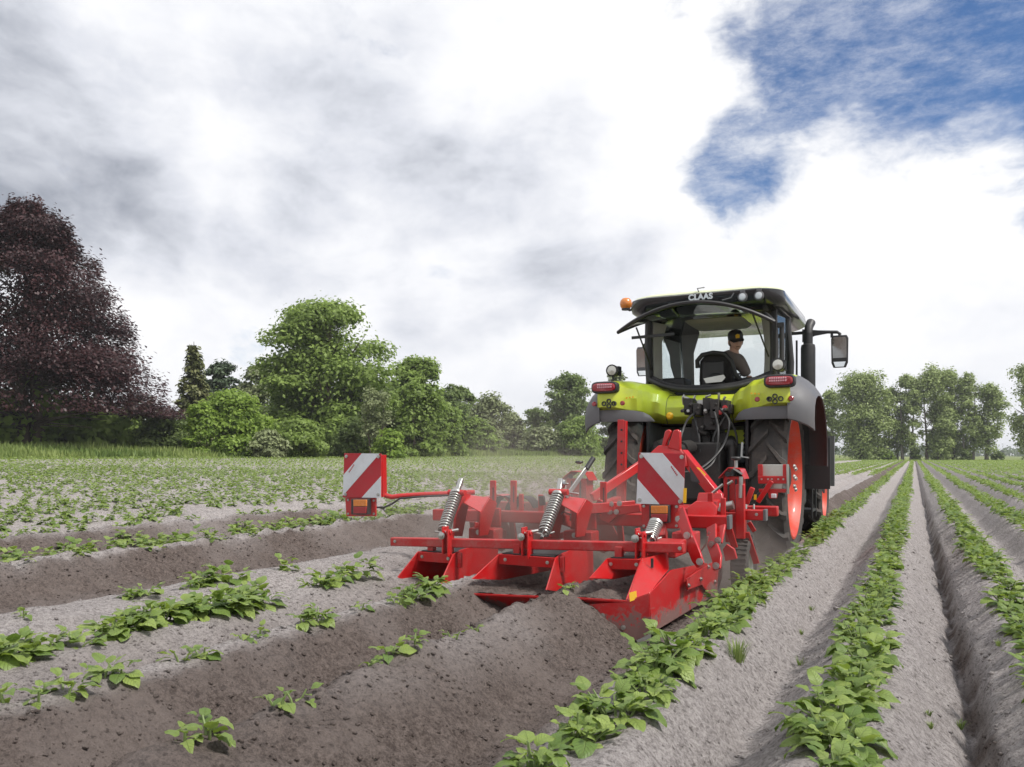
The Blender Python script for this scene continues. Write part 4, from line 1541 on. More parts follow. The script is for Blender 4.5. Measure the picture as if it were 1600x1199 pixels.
# exhaust stack and right mirror
mb = MB()
mb.lathe([(.02, 1.7), (.062, 1.7), (.085, 1.78), (.085, 2.42), (.078, 2.46), (.055, 2.47), (.055, 2.60)], (.93, 1.30, 0), (0, 0, 1), 20)
mb.tube([(.93, 1.30, 2.47), (.93, 1.30, 2.60), (.935, 1.34, 2.68), (.95, 1.42, 2.75)], [.052, .05, .05, .055], 14)
mb.tube([(.80, 1.28, 1.75), (.80, 1.28, 2.52)], .013, 6)
mb.tube([(.80, 1.28, 1.9), (.93, 1.3, 1.9)], .02, 6)
mb.build('exhaust_stack', M['dark'], tractor, smooth=50)
for s in (1, -1):
    mr_ = bpy.data.objects.new('mirror', None)
    col.objects.link(mr_)
    mr_.parent = tractor
    xm = 1.29 if s > 0 else -1.14
    mb = MB()
    mb.tube([(s * .70, 1.38, 2.62), (s * 1.0, 1.34, 2.62), (xm - s * .03, 1.30, 2.595), (xm, 1.30, 2.575), (xm, 1.30, 2.50)], .020, 8)
    if s > 0:
        mb.plate([(.86, 1.34, 2.66), (1.0, 1.33, 2.64), (1.25, 1.31, 2.60), (1.0, 1.33, 2.57), (.86, 1.34, 2.50)], .03)
        mb.box((.93, 1.33, 2.53), (.06, .05, .2))
        mb.box((1.2, 1.31, 2.565), (.03, .03, .06))
    mb.build('mirror_arm', M['dark'], mr_, smooth=50)
    mb = MB()
    mb.loft([[Vector((xm + px_ * .085 * w_, 1.29 + y_, 2.36 + pz_ * hh)) for px_, pz_ in ((-1, -.7), (-.75, -1), (.75, -1), (1, -.7), (1.05, .8), (.85, 1), (-.85, 1), (-1.05, .8))] for w_, hh, y_ in ((.7, .14, .08), (1.05, .19, .04), (1.1, .195, 0), (1.05, .19, -.012))])
    mb.build('mirror_housing', M['dark'] if s > 0 else M['grey'], mr_, bevel=.006, smooth=50)
    mb = MB()
    mb.loft([[Vector((xm + px_ * .085 * .9, 1.262 - .030 * pz_ + y_, 2.385 + pz_ * .14)) for px_, pz_ in ((-1, -.9), (.0, -1), (1, -.9), (1.05, .8), (.85, 1), (-.85, 1), (-1.05, .8))] for y_ in (.0, -.006)])
    mb.loft([[Vector((xm + px_ * .075 * .9, 1.272 + y_, 2.205 + pz_ * .03)) for px_, pz_ in ((-.7, -1), (.7, -1), (1, 1), (-1, 1))] for y_ in (.0, -.006)])
    mb.build('mirror_glass', M['mirror'], mr_, smooth=0)

# seat, console, floor
seat = bpy.data.objects.new('seat', None)
col.objects.link(seat)
seat.parent = tractor
mb = MB()
mb.loft([[Vector((x * w_ * .72 + .0, y, z)) for x, y, z in ((-.26, .50 + dy, 1.78), (-.27, .42 + dy, 2.0), (-.24, .36 + dy, 2.22), (-.14, .345 + dy, 2.30), (0, .34 + dy, 2.315), (.14, .345 + dy, 2.30), (.24, .36 + dy, 2.22), (.27, .42 + dy, 2.0), (.26, .50 + dy, 1.78))] for w_, dy in ((1, 0), (1.03, .06), (.96, .14))])
mb.build('backrest', M['fabric'], seat, bevel=.02, smooth=50)
mb = MB()
mb.tube([(-.19, .33, 2.14), (-.19, .31, 2.22), (-.13, .30, 2.285), (.0, .30, 2.305), (.13, .30, 2.285), (.20, .31, 2.20), (.24, .34, 2.05), (.31, .38, 1.96)], .028, 8)
mb.build('seat_frame', M['dark'], seat, smooth=60)
mb = MB()
mb.box((.0, .30, 2.05), (.25, .04, .30))
mb.ball((.03, .28, 2.0), (.10, .03, .07), 14, 8)
mb.build('back_panel', M['dark'], seat, bevel=.02)
mb = MB()
mb.box((.0, .72, 1.74), (.42, .5, .12))
mb.box((.02, .72, 1.58), (.34, .36, .24))
mb.build('cushion', M['fabric'], seat, bevel=.03)
mb = MB()
mb.plate([(-.09, .20, 2.0), (.14, .20, 2.035), (.16, .20, 2.0), (.12, .20, 1.955), (-.06, .20, 1.945)], .03)
mb.build('rear_sheet', M['lens'], seat)
mb = MB()
mb.box((0, .75, 1.48), (1.4, 1.6, .08))
mb.box((0, .2, 1.66), (1.24, .25, .36))
mb.box((.48, .62, 1.80), (.24, .7, .26))
mb.box((.42, .45, 1.97), (.20, .34, .07))
mb.box((-.48, .45, 1.86), (.30, .36, .34))
mb.box((.10, .12, 1.83), (.46, .06, .05))
mb.box((0, 1.42, 1.85), (.3, .2, .5))
mb.build('cab_floor', M['dark'], tractor, bevel=.03)
mb = MB()
mb.lathe([(.19, -.012), (.202, 0), (.19, .012), (.178, 0), (.19, -.012)], (-.02, 1.22, 2.14), (0, -.5, 1), 28)
mb.tube([(-.02, 1.22, 2.13), (-.02, 1.36, 1.9)], .03, 8)
mb.box((-.02, 1.22, 2.135), (.36, .03, .02))
mb.build('steering_wheel', M['dark'], tractor, smooth=60)
mb = MB()
mb.box((.53, .80, 2.25), (.05, .16, .26))
mb.tube([(.58, .8, 2.1), (.7, .8, 1.95)], .014, 6)
mb.build('monitor', M['dark'], tractor, bevel=.01)

# right rear pillar ladder of hoses and door handle
mb = MB()
mb.tube([(.80, .02, 2.02), (.80, .02, 2.52)], .026, 10)
mb.box((.79, .02, 2.53), (.07, .06, .05))
mb.tube([(.74, .0, 1.95), (.74, .0, 2.7)], .016, 6)
mb.build('grab_rail', M['dark'], tractor, smooth=50)

# ---------------------------------------------------------------- hydraulics and three-point linkage at the rear
rs = random.Random(12)
hy = MB()
hy.box((.13, -.50, 1.60), (.50, .16, .10))
for x, w, z, h_, d_ in ((-.06, .09, 1.64, .16, .20), (.04, .07, 1.60, .12, .26), (.13, .08, 1.655, .13, .18), (.225, .09, 1.60, .20, .24), (.32, .07, 1.63, .12, .20), (.18, .16, 1.48, .20, .18), (.05, .10, 1.47, .12, .14), (.30, .08, 1.47, .16, .12)):
    hy.box((x, -.46 - d_ / 2, z), (w, d_, h_))
for x, z, l in ((-.10, 1.60, .10), (-.03, 1.66, .06), (.06, 1.62, .09), (.14, 1.57, .12), (.24, 1.66, .05), (.34, 1.60, .10), (.20, 1.46, .08), (.10, 1.42, .10)):
    hy.cyl((x, -.62, z), (x, -.66 - l, z - .02), .021, .017, n=12)
hy.box((-.02, -.40, 1.30), (.10, .12, .42))
hy.box((.10, -.44, 1.22), (.07, .1, .3))
hy.box((.24, -.40, 1.16), (.12, .14, .40))
hy.cyl((.02, -.55, 1.38), (.14, -.60, 1.34), .035, n=12)
hy.build('valve_block', M['iron'], tractor, bevel=.006)
mb = MB()
for x, z, h_ in ((-.13, 1.70, .06), (-.08, 1.71, .03), (.02, 1.70, .05), (.13, 1.72, .03), (.24, 1.70, .07), (.30, 1.68, .05)):
    mb.tube([(x, -.56, z - .04), (x + rs.uniform(-.03, .03), -.60, z + h_ * .5), (x + rs.uniform(-.06, .06), -.6, z + h_)], .013, 8)
mb.box((.08, -.61, 1.675), (.10, .02, .05))
for k in range(5):
    mb.cyl((-.05 + k * .09, -.68, 1.585), (-.05 + k * .09, -.70, 1.585), .016, n=10)
mb.each('coupling', M['zinc'], tractor)
mb = MB()
for x, z in ((.22, 1.64), (.33, 1.61), (.28, 1.56)):
    mb.lathe([(.024, 0), (.024, -.03), (.001, -.035)], (x, -.66, z), (0, 1, 0), 12)
mb.each('dust_cap', M['red'], tractor)
mb = MB()
mb.lathe([(.035, 0), (.04, -.03), (.02, -.05), (.001, -.05)], (-.27, -.58, 1.54), (0, 1, 0), 14)
mb.build('yellow_cap', M['yellow'], tractor)
mb = MB()
hoses = [[(.28, -.68, 1.6), (.40, -.80, 1.45), (.36, -.95, 1.2), (.22, -1.2, 1.0), (.1, -1.5, .95)], [(.22, -.68, 1.58), (.30, -.85, 1.35), (.28, -1.0, 1.05), (.15, -1.3, .92)],
         [(.05, -.68, 1.58), (-.02, -.8, 1.5), (-.06, -.9, 1.35), (-.05, -1.1, 1.15)], [(.36, -.6, 1.5), (.44, -.62, 1.3), (.42, -.6, 1.0), (.36, -.58, .8)],
         [(.33, -.6, 1.55), (.22, -.72, 1.3), (.24, -.7, 1.1), (.25, -.66, .9)], [(.0, -.65, 1.55), (.08, -.75, 1.3), (.10, -.8, 1.15)]]
for h_ in hoses:
    p = [Vector(q) for q in h_]
    sm = []
    for i in range(len(p) - 1):
        p0, p1, p2, p3 = p[max(i - 1, 0)], p[i], p[i + 1], p[min(i + 2, len(p) - 1)]
        for k in range(6):
            u = k / 6
            sm.append(.5 * ((2 * p1) + (p2 - p0) * u + (2 * p0 - 5 * p1 + 4 * p2 - p3) * u * u + (3 * p1 - p0 - 3 * p2 + p3) * u ** 3))
    sm.append(p[-1])
    mb.tube(sm, .012, 6)
mb.each('hydraulic_hose', M['dark'], tractor, smooth=60)
mb = MB()
for s in (1, -1):
    mb.tube([(s * .35, -.30, .62), (s * .42, -1.05, .55)], .035, 8)
    mb.tube([(s * .33, -.35, 1.28), (s * .40, -.66, 1.22)], .05, 8)
    mb.tube([(s * .40, -.66, 1.22), (s * .41, -.72, .62)], .030, 8)
    mb.tube([(s * .40, -.66, 1.20), (s * .405, -.70, .85)], .045, 10)
mb.ball((.37, -.62, 1.22), .075, 12, 8)
mb.each('lift_arm', M['iron'], tractor, smooth=50)
mb = MB()
mb.tube([(.02, -.48, 1.22), (.02, -.75, 1.20), (.0, -1.3, 1.17), (-.01, -1.8, 1.24)], [.04, .055, .055, .035], 10)
mb.tube([(.0, -.85, 1.2), (.0, -1.2, 1.18)], .075, 12)
mb.build('top_link', M['iron'], tractor, smooth=40)
mb = MB()
mb.tube([(.50, -.66, 1.22), (.52, -.75, 1.24), (.52, -.80, 1.10), (.60, -.82, 1.09)], .012, 6)
mb.build('crank', M['zinc'], tractor)
# suspension bellows
mb = MB()
pr = []
for k in range(12):
    pr += [(.06, .05 * k), (.075, .05 * k + .025)]
mb.lathe(pr, (.52, -.30, .85), (0, 0, 1), 16)
mb.build('bellows', M['dark'], tractor)

# ---------------------------------------------------------------- driver
def skin_body(name, joints, edges, mat, parent, root=0, sub=2):
    me = bpy.data.meshes.new(name)
    me.from_pydata([j[0] for j in joints], edges, [])
    o = bpy.data.objects.new(name, me)
    col.objects.link(o)
    o.parent = parent
    me.materials.append(mat)
    md = o.modifiers.new('skin', 'SKIN')
    md.use_smooth_shade = True
    if not me.skin_vertices:
        me.attributes.new
    for i, sv in enumerate(me.skin_vertices[0].data):
        r_ = joints[i][1]
        sv.radius = r_ if isinstance(r_, tuple) else (r_, r_)
        sv.use_root = (i == root)
    ss = o.modifiers.new('sub', 'SUBSURF')
    ss.levels = ss.render_levels = sub
    return o


def driver():
    # local frame of the tractor; torso twisted to look back over the right shoulder
    t = thing('person', tuple(TO + Vector((.02, .72, 1.8))), 'driver in dark shirt and black cap twisted round in the cab seat to look back', 'person')
    O = Vector((.02, .72, 1.8))
    J = lambda x, y, z, r: ((x, y, z), r)
    sh = [J(0, 0, .02, (.15, .12)), J(.02, .0, .18, (.14, .11)), J(.04, -.02, .34, (.165, .12)), J(.08, -.04, .47, (.13, .095)), J(.125, -.05, .55, .062),
          J(-.09, .04, .45, .080), J(-.15, .17, .30, .062), J(-.15, .32, .2, .05),
          J(.225, -.14, .43, .082), J(.285, -.14, .31, .068), J(.315, -.12, .24, .062)]
    body = skin_body('torso', sh, [(0, 1), (1, 2), (2, 3), (3, 4), (3, 5), (5, 6), (6, 7), (3, 8), (8, 9), (9, 10)], M['shirt'], t)
    arm = [J(.315, -.12, .25, .047), J(.345, -.08, .16, .043), J(.42, .01, .09, .037), J(.485, .10, .03, .027), J(.50, .14, .03, (.036, .022))]
    skin_body('forearm', arm, [(0, 1), (1, 2), (2, 3), (3, 4)], M['skin'], t)
    for k in range(5):
        b = Vector((.485 + .016 * k, .155 - .004 * k, .03))
        if k == 0:
            b = Vector((.475, .13, .03))
        e = b + Vector((.012, .035, -.012)) if k else b + Vector((-.028, .02, -.01))
        e2 = e + Vector((.004, .015, -.022))
        skin_body('finger', [(tuple(b - Vector((.004, .02, 0))), .010), (tuple(b), .010), (tuple(e), .009), (tuple(e2), .007)], [(0, 1), (1, 2), (2, 3)], M['skin'], t, sub=1)
    la = [J(-.15, .32, .2, .045), J(-.12, .42, .22, .036), J(-.06, .48, .30, .027), J(-.05, .50, .32, .034)]
    skin_body('forearm', la, [(0, 1), (1, 2), (2, 3)], M['skin'], t)
    lg = [J(0, 0, .0, (.15, .12)), J(-.10, .06, -.01, .095), J(-.14, .42, .02, .075), J(-.14, .50, -.28, .05), J(.10, .06, -.01, .095), J(.14, .42, .02, .075), J(.14, .50, -.28, .05)]
    skin_body('trousers', lg, [(0, 1), (1, 2), (2, 3), (0, 4), (4, 5), (5, 6)], M['trouser'], t)
    mb = MB()
    for s in (-1, 1):
        mb.ball((s * .14, .57, -.31), (.05, .13, .05), 12, 8)
    mb.each('shoe', M['dark'], t, smooth=60)
    # head: ellipsoid shaped with a jaw, turned to the rear right and tipped down
    c = Vector((.165, -.06, .675))
    rot = Matrix.Rotation(R(152), 3, 'Z') @ Matrix.Rotation(R(-14), 3, 'X')
    # local head frame: +y is where the face looks
    rot = Matrix.Rotation(R(-155), 3, 'Z') @ Matrix.Rotation(R(-16), 3, 'X') @ Matrix.Rotation(R(8), 3, 'Y')
    import bmesh
    bm = bmesh.new()
    bmesh.ops.create_uvsphere(bm, u_segments=28, v_segments=20, radius=1)
    for v in bm.verts:
        x, y, z = v.co
        w = .078 * (1 - .18 * max(0, -z) ** 1.5)
        yy = y * .098
        if z < -.2 and y < 0:
            yy *= 1 - .35 * (-z - .2)
        zz = z * .122
        q = Vector((x * w, yy, zz))
        if y > .3:
            fx = abs(x)
            # brow, eye sockets, nose, mouth, chin
            q.y += .020 * math.exp(-(x / .16) ** 2 - ((z + .12) / .20) ** 2)
            q.y += .010 * math.exp(-(x / .22) ** 2 - ((z + .26) / .10) ** 2)
            q.y -= .013 * math.exp(-((fx - .40) / .18) ** 2 - ((z - .02) / .13) ** 2)
            q.y += .006 * math.exp(-(x / .30) ** 2 - ((z + .52) / .08) ** 2)
            q.y -= .005 * math.exp(-(x / .30) ** 2 - ((z + .44) / .05) ** 2)
            q.y += .012 * math.exp(-(x / .35) ** 2 - ((z + .82) / .16) ** 2)
        v.co = c + rot @ q
    for s in (-1, 1):
        r2 = bmesh.ops.create_uvsphere(bm, u_segments=10, v_segments=8, radius=1)
        for v in r2['verts']:
            v.co = c + rot @ (Vector((s * .080, -.012, -.012)) + Vector((v.co.x * .010, v.co.y * .02, v.co.z * .034)))
    r2 = bmesh.ops.create_cone(bm, cap_ends=True, segments=16, radius1=.058, radius2=.052, depth=.14)
    for v in r2['verts']:
        v.co = c + Vector((-.02, .01, -.125)) + v.co
    me = bpy.data.meshes.new('head')
    bm.to_mesh(me)
    bm.free()
    me.polygons.foreach_set('use_smooth', np.ones(len(me.polygons), bool))
    h = link_mesh('head', me, M['skin'], t)
    H = lambda x, y, z: c + rot @ Vector((x, y, z))
    mb = MB()
    for s in (-1, 1):
        mb.ball(H(s * .031, .086, .004), .0105, 10, 6)
    mb.each('eye', M['white'], h)
    mb = MB()
    for s in (-1, 1):
        mb.ball(H(s * .031, .0955, .003), .005, 8, 6)
        mb.tube([H(s * .015, .096, .024), H(s * .034, .097, .028), H(s * .052, .086, .022)], .004, 6)
    mb.tube([H(-.022, .090, -.056), H(0, .097, -.054), H(.022, .090, -.056)], .003, 6)
    mb.each('eyebrow', M['hair'], h)
    mb = MB()
    rings = []
    for k, (z, s_) in enumerate(((-.05, 1.0), (.02, 1.03), (.05, 1.03))):
        rings.append([H(math.cos(a) * .078 * s_, min(math.sin(a) * .099 * s_ - .004, .035), z) for a in [2 * math.pi * i / 20 for i in range(20)]])
    mb.loft(rings)
    mb.build('hair', M['hair'], h, smooth=60)
    mb = MB()
    rings = []
    for z, s_ in ((.022, 1.06), (.06, 1.07), (.095, .98), (.12, .76), (.132, .42), (.135, .05)):
        rings.append([H(math.cos(a) * .082 * s_, math.sin(a) * .103 * s_, z) for a in [2 * math.pi * i / 24 for i in range(24)]])
    mb.loft(rings)
    # peak
    pk = []
    for d_, z in ((.085, .035), (.13, .03), (.172, .018)):
        pk.append([H(x * .078 * (1 - .25 * (d_ > .15)), d_ - .035 * x * x, z - .012 * x * x) for x in [-1 + 2 * i / 10 for i in range(11)]])
    b0 = len(mb.v)
    mb.loft(pk, closed=False)
    mb.loft([[p + Vector((0, 0, .006)) for p in r_] for r_ in pk], closed=False)
    cap = mb.build('cap', M['dark'], t, smooth=50)
    mb = MB()
    mb.plate([H(x, .1125 - abs(x) * .25, z) for x, z in ((-.022, .05), (.022, .05), (.025, .085), (0, .10), (-.025, .085))], .008)
    mb.build('cap_badge', M['yellow'], cap)


driver()
# ---------------------------------------------------------------- ridging implement carried behind the tractor
IMP = Vector((-2.45, 6.0, 0))
imp = thing('ridger', tuple(IMP), 'red three row ridging implement with coil springs and striped warning boards behind the tractor', 'farm implement')


def B():
    return MB(IMP)


def box_beam(name, a, b, w, h, mat='red', bevel=.008, cap=None, capped_end=None):
    q = B()
    q.bar(a, b, w, h)
    o = q.build(name, M[mat], imp, bevel=bevel)
    if capped_end is not None:
        d = (Vector(capped_end[1]) - Vector(capped_end[0])).normalized()
        e = Vector(capped_end[1])
        q = B()
        q.bar(e - d * .012, e + d * .012, w + .006, h + .006)
        q.build('end_cap', M['grey'], o, bevel=.004)
    return o


def bolts(parent, pts, axis=(0, -1, 0), r=.012):
    q = B()
    n0 = []
    for p in pts:
        q.bolt(p, axis, r, r * 1.2)
    return q.each('bolt', M['zinc'], parent, per=2, smooth=30)


# beams -------------------------------------------------------------
Y1, Y2 = 5.35, 6.3
a, b = at(613, 846.3, Y1), at(1069, 856, Y1)
rear = box_beam('rear_beam', a, b, .062, .066, 'red_dusty')
bolts(rear, [at(617, 846, Y1 - .035), at(1062, 857, Y1 - .035)], r=.008)
a2, b2 = at(680, 804.2, Y2), at(1140, 816, Y2)
main = box_beam('main_beam', a2, b2, .10, .10, 'red', .01, capped_end=(a2, b2))
a3, b3 = at(905, 796, 6.75), at(1196, 805, 6.75)
mid_beam = box_beam('tool_beam', a3, b3, .09, .085, 'red', .01, capped_end=(a3, b3))
bolts(mid_beam, [at(1182, 804, 6.70)], r=.008)
a4, b4 = at(700, 789, 7.15), at(1216, 799, 7.15)
front = box_beam('front_beam', a4, b4, .09, .085, 'red_dusty', .01)
# fore-and-aft members
for px_, py_ in ((700, 797), (915, 800), (1085, 806)):
    p = at(px_, py_, Y2)
    box_beam('cross_member', p + Vector((0, .05, .0)), p + Vector((.0, .82, .05)), .07, .08, 'red_dusty')

# clamps that hang the ridging bodies on the rear beam
for px_, py_, w in ((700, 843, 1), (823, 845, 1), (999, 848, 1)):
    p = at(px_, py_, Y1)
    q = B()
    q.box(p + Vector((.0, -.04, .0)), (.012, .09, .20))
    q.box(p + Vector((.045, -.04, -.02)), (.012, .09, .20))
    q.tube([p + Vector((-.01, -.05, .06)), p + Vector((.06, -.05, .06))], .018, 10)
    q.box(p + Vector((.02, -.038, -.01)), (.05, .01, .09))
    o = q.build('clamp', M['red'], imp, bevel=.003)
    q = B()
    q.lathe([(.027, 0), (.027, -.010), (.016, -.012), (.016, -.026), (.001, -.028)], p + Vector((.0, -.09, .035)), (0, 1, 0), 14)
    q.tube([p + Vector((.01, -.06, .06)), p + Vector((.09, .0, .075))], .012, 8)
    q.each('clamp_bolt', M['zinc'], o, smooth=30)


# ridging bodies ------------------------------------------------------
def ridging_body(TL_, TR_, BL_, BR_, lipL, lipR, label, yt=5.28, yb=5.0):
    """open-backed hood between two rows: sloping side walls, top band and a lower lip, pixels give the rear outline"""
    tl, tr = at(*TL_, yt), at(*TR_, yt)
    bl, br = at(*BL_, yb), at(*BR_, yb)
    ll, lr = at(*lipL, yb), at(*lipR, yb)
    g_ = bpy.data.objects.new('ridging_body', None)
    col.objects.link(g_)
    g_.parent = imp
    fwd = .78
    fl = Vector((tl.x + .10, yt + fwd, tl.z + .01))
    fr_ = Vector((tr.x - .02, yt + fwd, tr.z + .01))
    flb = Vector((bl.x + .20, yt + fwd, bl.z - .05))
    frb = Vector((br.x - .06, yt + fwd, br.z - .10))
    q = B()
    q.plate([bl, tl, tl + Vector((.02, .25, .0)), fl, flb, bl + Vector((.05, .35, -.05))], .010)
    q.build('side_wall', M['red_muddy'], g_, bevel=.002)
    q = B()
    q.plate([br, tr, tr + Vector((.0, .1, .02)), tr + Vector((.0, .45, .03)), fr_, frb, br + Vector((-.02, .4, -.08))], .010)
    q.build('side_wall', M['red_muddy'], g_, bevel=.002)
    q = B()
    dn = Vector((0, .012, -.072))
    q.plate([tl, tr, tr + dn, tl + dn], .010)
    o = q.build('top_band', M['red'], g_, bevel=.002)
    bolts(o, [tl.lerp(tr, f) + dn * .5 + Vector((0, -.006, 0)) for f in (.12, .86)], r=.008)
    q = B()
    q.plate([tl + Vector((.02, .02, .004)), tr + Vector((-.02, .02, .004)), tr + Vector((-.03, .42, .02)), tl + Vector((.10, .42, .02))], .008)
    q.build('top_plate', M['dark'], g_, bevel=.002)
    # hanger bracket on the top band
    q = B()
    q.box(tl.lerp(tr, .28) + Vector((0, .06, .03)), (.05, .05, .09))
    q.box(tr + Vector((.03, .05, -.05)), (.03, .03, .11))
    q.each('bracket', M['red_dusty'], g_, bevel=.003)
    # lip and the pointed plate beneath it
    q = B()
    mid = (ll + lr) / 2
    q.plate([ll, lr, lr + Vector((-.06, .14, -.13)), Vector((mid.x - .02, yb + .22, mid.z - .19)), ll + Vector((.10, .12, -.07))], .008)
    q.build('lower_plate', M['red_muddy'], g_, bevel=.002)
    q = B()
    q.bar(ll, lr, .012, .014)
    q.build('lip_edge', M['red'], g_, bevel=.002)
    # soil carried inside the hood
    q = B()
    rows_ = []
    for j in range(9):
        v = j / 8
        row = []
        for i in range(17):
            u = i / 16
            p = ll.lerp(lr, .02 + .96 * u) + Vector((.06 * v, .02 + .62 * v, .006))
            hgt = .05 * math.sin(math.pi * min(1, u * 1.9)) ** 2 * min(1, v * 4) * (1 - v) - .02 * v
            hgt += .025 * mnoise.noise(Vector((p.x * 7, p.y * 7, 1))) * min(1, v * 4) + .022 * mnoise.noise(Vector((p.x * 25, p.y * 25, 3)))
            row.append(p + Vector((0, 0, max(-.04, hgt))))
        rows_.append(row)
    q.loft(rows_, closed=False)
    return g_, q, (tl, tr, bl, br, ll, lr)


def soil_heap(q, name='soil_heap', label='heap of dark loose soil pushed up inside a red hood'):
    o = q.build(name, soil_mat, None, smooth=180)
    o.location = IMP
    for nm, val in (('fresh', 0.9), ('field', 1.0)):
        a_ = o.data.attributes.new(nm, 'FLOAT', 'POINT')
        a_.data.foreach_set('value', np.full(len(o.data.vertices), val, np.float32))
    o['kind'] = 'stuff'
    o['label'] = label


bodies = [ridging_body((653, 862), (708, 866), (603, 925), (682, 924), (606, 927), (690, 930), 'left', 5.30, 5.05),
          ridging_body((779, 866), (868, 872), (737, 905), (853, 922), (720, 928), (843, 933), 'middle', 5.28, 5.0),
          ridging_body((948, 873), (1002, 874), (920, 904), (978, 939), (898, 935), (980, 940), 'right', 5.26, 4.95)]
for (g_, q, pts), lb in zip(bodies, ('left', 'middle', 'right')):
    soil_heap(q, label='dark loose soil pushed up inside the %s red hood' % lb)

# outer side plate of the right body, running forward along the furrow
g_, q, (tl, tr, bl, br, ll, lr) = bodies[2]
sp = bpy.data.objects.new('side_plate', None)
col.objects.link(sp)
sp.parent = imp
P0 = at(980, 940, 4.95)
top_r = at(1002, 874, 5.26)
c1 = on_x(1044, 864, -1.47)
c2 = on_x(1048, 890, -1.44)
c3 = on_x(1014, 928, -1.47)
c4 = on_x(1017, 990, -1.47)
q = B()
q.plate([P0, top_r, c1, c2 + Vector((-.012, 0, -.0)), c3 + Vector((-.0, 0, .0))], .010)
o = q.build('upper_plate', M['red'], sp, bevel=.002)
q = B()
c5, c6, c7 = on_x(1048, 891, -1.44), on_x(1104, 880, -1.40), on_x(1108, 935, -1.40)
q.plate([c3, c5, c6, c7, c4], .010, (1, 0, 0))
q.build('long_plate', M['red_muddy'], sp, bevel=.002)
q = B()
d1, d2, d3, d4, d5 = on_x(1072, 905, -1.385), on_x(1090, 892, -1.385), on_x(1125, 872, -1.385), on_x(1127, 905, -1.385), on_x(1074, 922, -1.385)
q.plate([d1, d2, d3, on_x(1128, 888, -1.385), d4, on_x(1115, 940, -1.385), on_x(1096, 914, -1.385), d5], .010, (1, 0, 0))
o = q.build('wear_plate', M['red_muddy'], sp, bevel=.002)
bolts(o, [on_x(x, y, -1.375) for x, y in ((1076, 915), (1095, 905), (1107, 886), (1117, 888), (1117, 909))], axis=(1, -.2, 0), r=.010)
# triangular plate closing the rear of the furrow
q = B()
tip = at(993, 1001, 4.92)
q.plate([at(912, 945, 4.97), P0, c3, c4, tip, at(960, 978, 4.96)], .008)
o = q.build('furrow_plate', M['red_muddy'], sp, bevel=.002)
bolts(o, [at(942, 962, 4.95), at(974, 981, 4.93)], r=.010)
q = B()
q.plate([tip, c4, on_x(1017, 1001, -1.47), at(1000, 1012, 4.9)], .014)
q.build('share_tip', M['iron'], sp, bevel=.002)
q = B()
q.plate([at(983, 926, 4.965), at(994, 923, 4.975), at(995, 936, 4.96), at(984, 940, 4.95)], .004)
for i in range(len(q.v)):
    q.v[i] += Vector((.004, -.010, 0))
q.build('yellow_reflector', M['yellow'], sp)
q = B()
q.box(at(1019, 880, 5.24), (.016, .012, .06))
q.build('slot', M['dark'], sp)

# coil springs --------------------------------------------------------
def spring(p0, p1, r=.045, turns=15, rod=.16):
    p0, p1 = Vector(p0), Vector(p1)
    d = (p1 - p0).normalized()
    u = d.orthogonal().normalized()
    w = d.cross(u)
    pts = []
    N = turns * 12
    for i in range(N + 1):
        f = i / N
        a_ = f * turns * 2 * math.pi
        rr_ = r * (1.0 if f > .12 else .8 + f * 1.6)
        pts.append(p0.lerp(p1, f) + (u * math.cos(a_) + w * math.sin(a_)) * rr_)
    s_ = bpy.data.objects.new('spring', None)
    col.objects.link(s_)
    s_.parent = imp
    q = B()
    q.tube(pts, .0075, 5)
    q.build('coil', M['zinc'], s_, smooth=80)
    q = B()
    q.tube([p0 - d * .04, p1 + d * rod], .013, 8)
    q.tube([p1 + d * .0, p1 + d * .02], .05, 14)
    q.build('spring_rod', M['zinc'], s_, smooth=40)
    q = B()
    q.lathe([(.001, .03), (.022, .028), (.024, -.01), (.03, -.02), (.001, -.022)], p1 + d * (rod - .02), tuple(d), 12)
    q.tube([p0 - u * .06 - d * .01, p0 + u * .06 - d * .01], .008, 6)
    q.tube([p0 - d * .03 - w * .06, p0 - d * .0 + w * .02, p0 + d * .06 + w * .07], .007, 6)
    q.each('spring_seat', M['zinc'], s_, smooth=40)
    return s_


spring(at(692, 831, 5.45), at(712, 773, 5.75))
spring(at(849, 834, 5.45), at(871, 776, 5.75))
spring(at(1015, 843, 5.45), at(1024, 820, 5.55), turns=8, rod=.03)
q = B()
for (x0, y0), (x1, y1) in (((714, 769), (721, 748)), ((873, 768), (876, 749))):
    a_, b_ = at(x0, y0, 5.78), at(x1, y1, 5.86)
    q.bar(a_, b_, .040, .035)
q.each('adjuster', M['zinc'], imp, bevel=.008)
q = B()
for x0, y0 in ((713, 770), (872, 769)):
    c = at(x0, y0, 5.76)
    q.tube([c + Vector((-.07, 0, 0)), c + Vector((.08, .0, .0))], .024, 10)
q.each('pivot_bush', M['red'], imp, smooth=40)


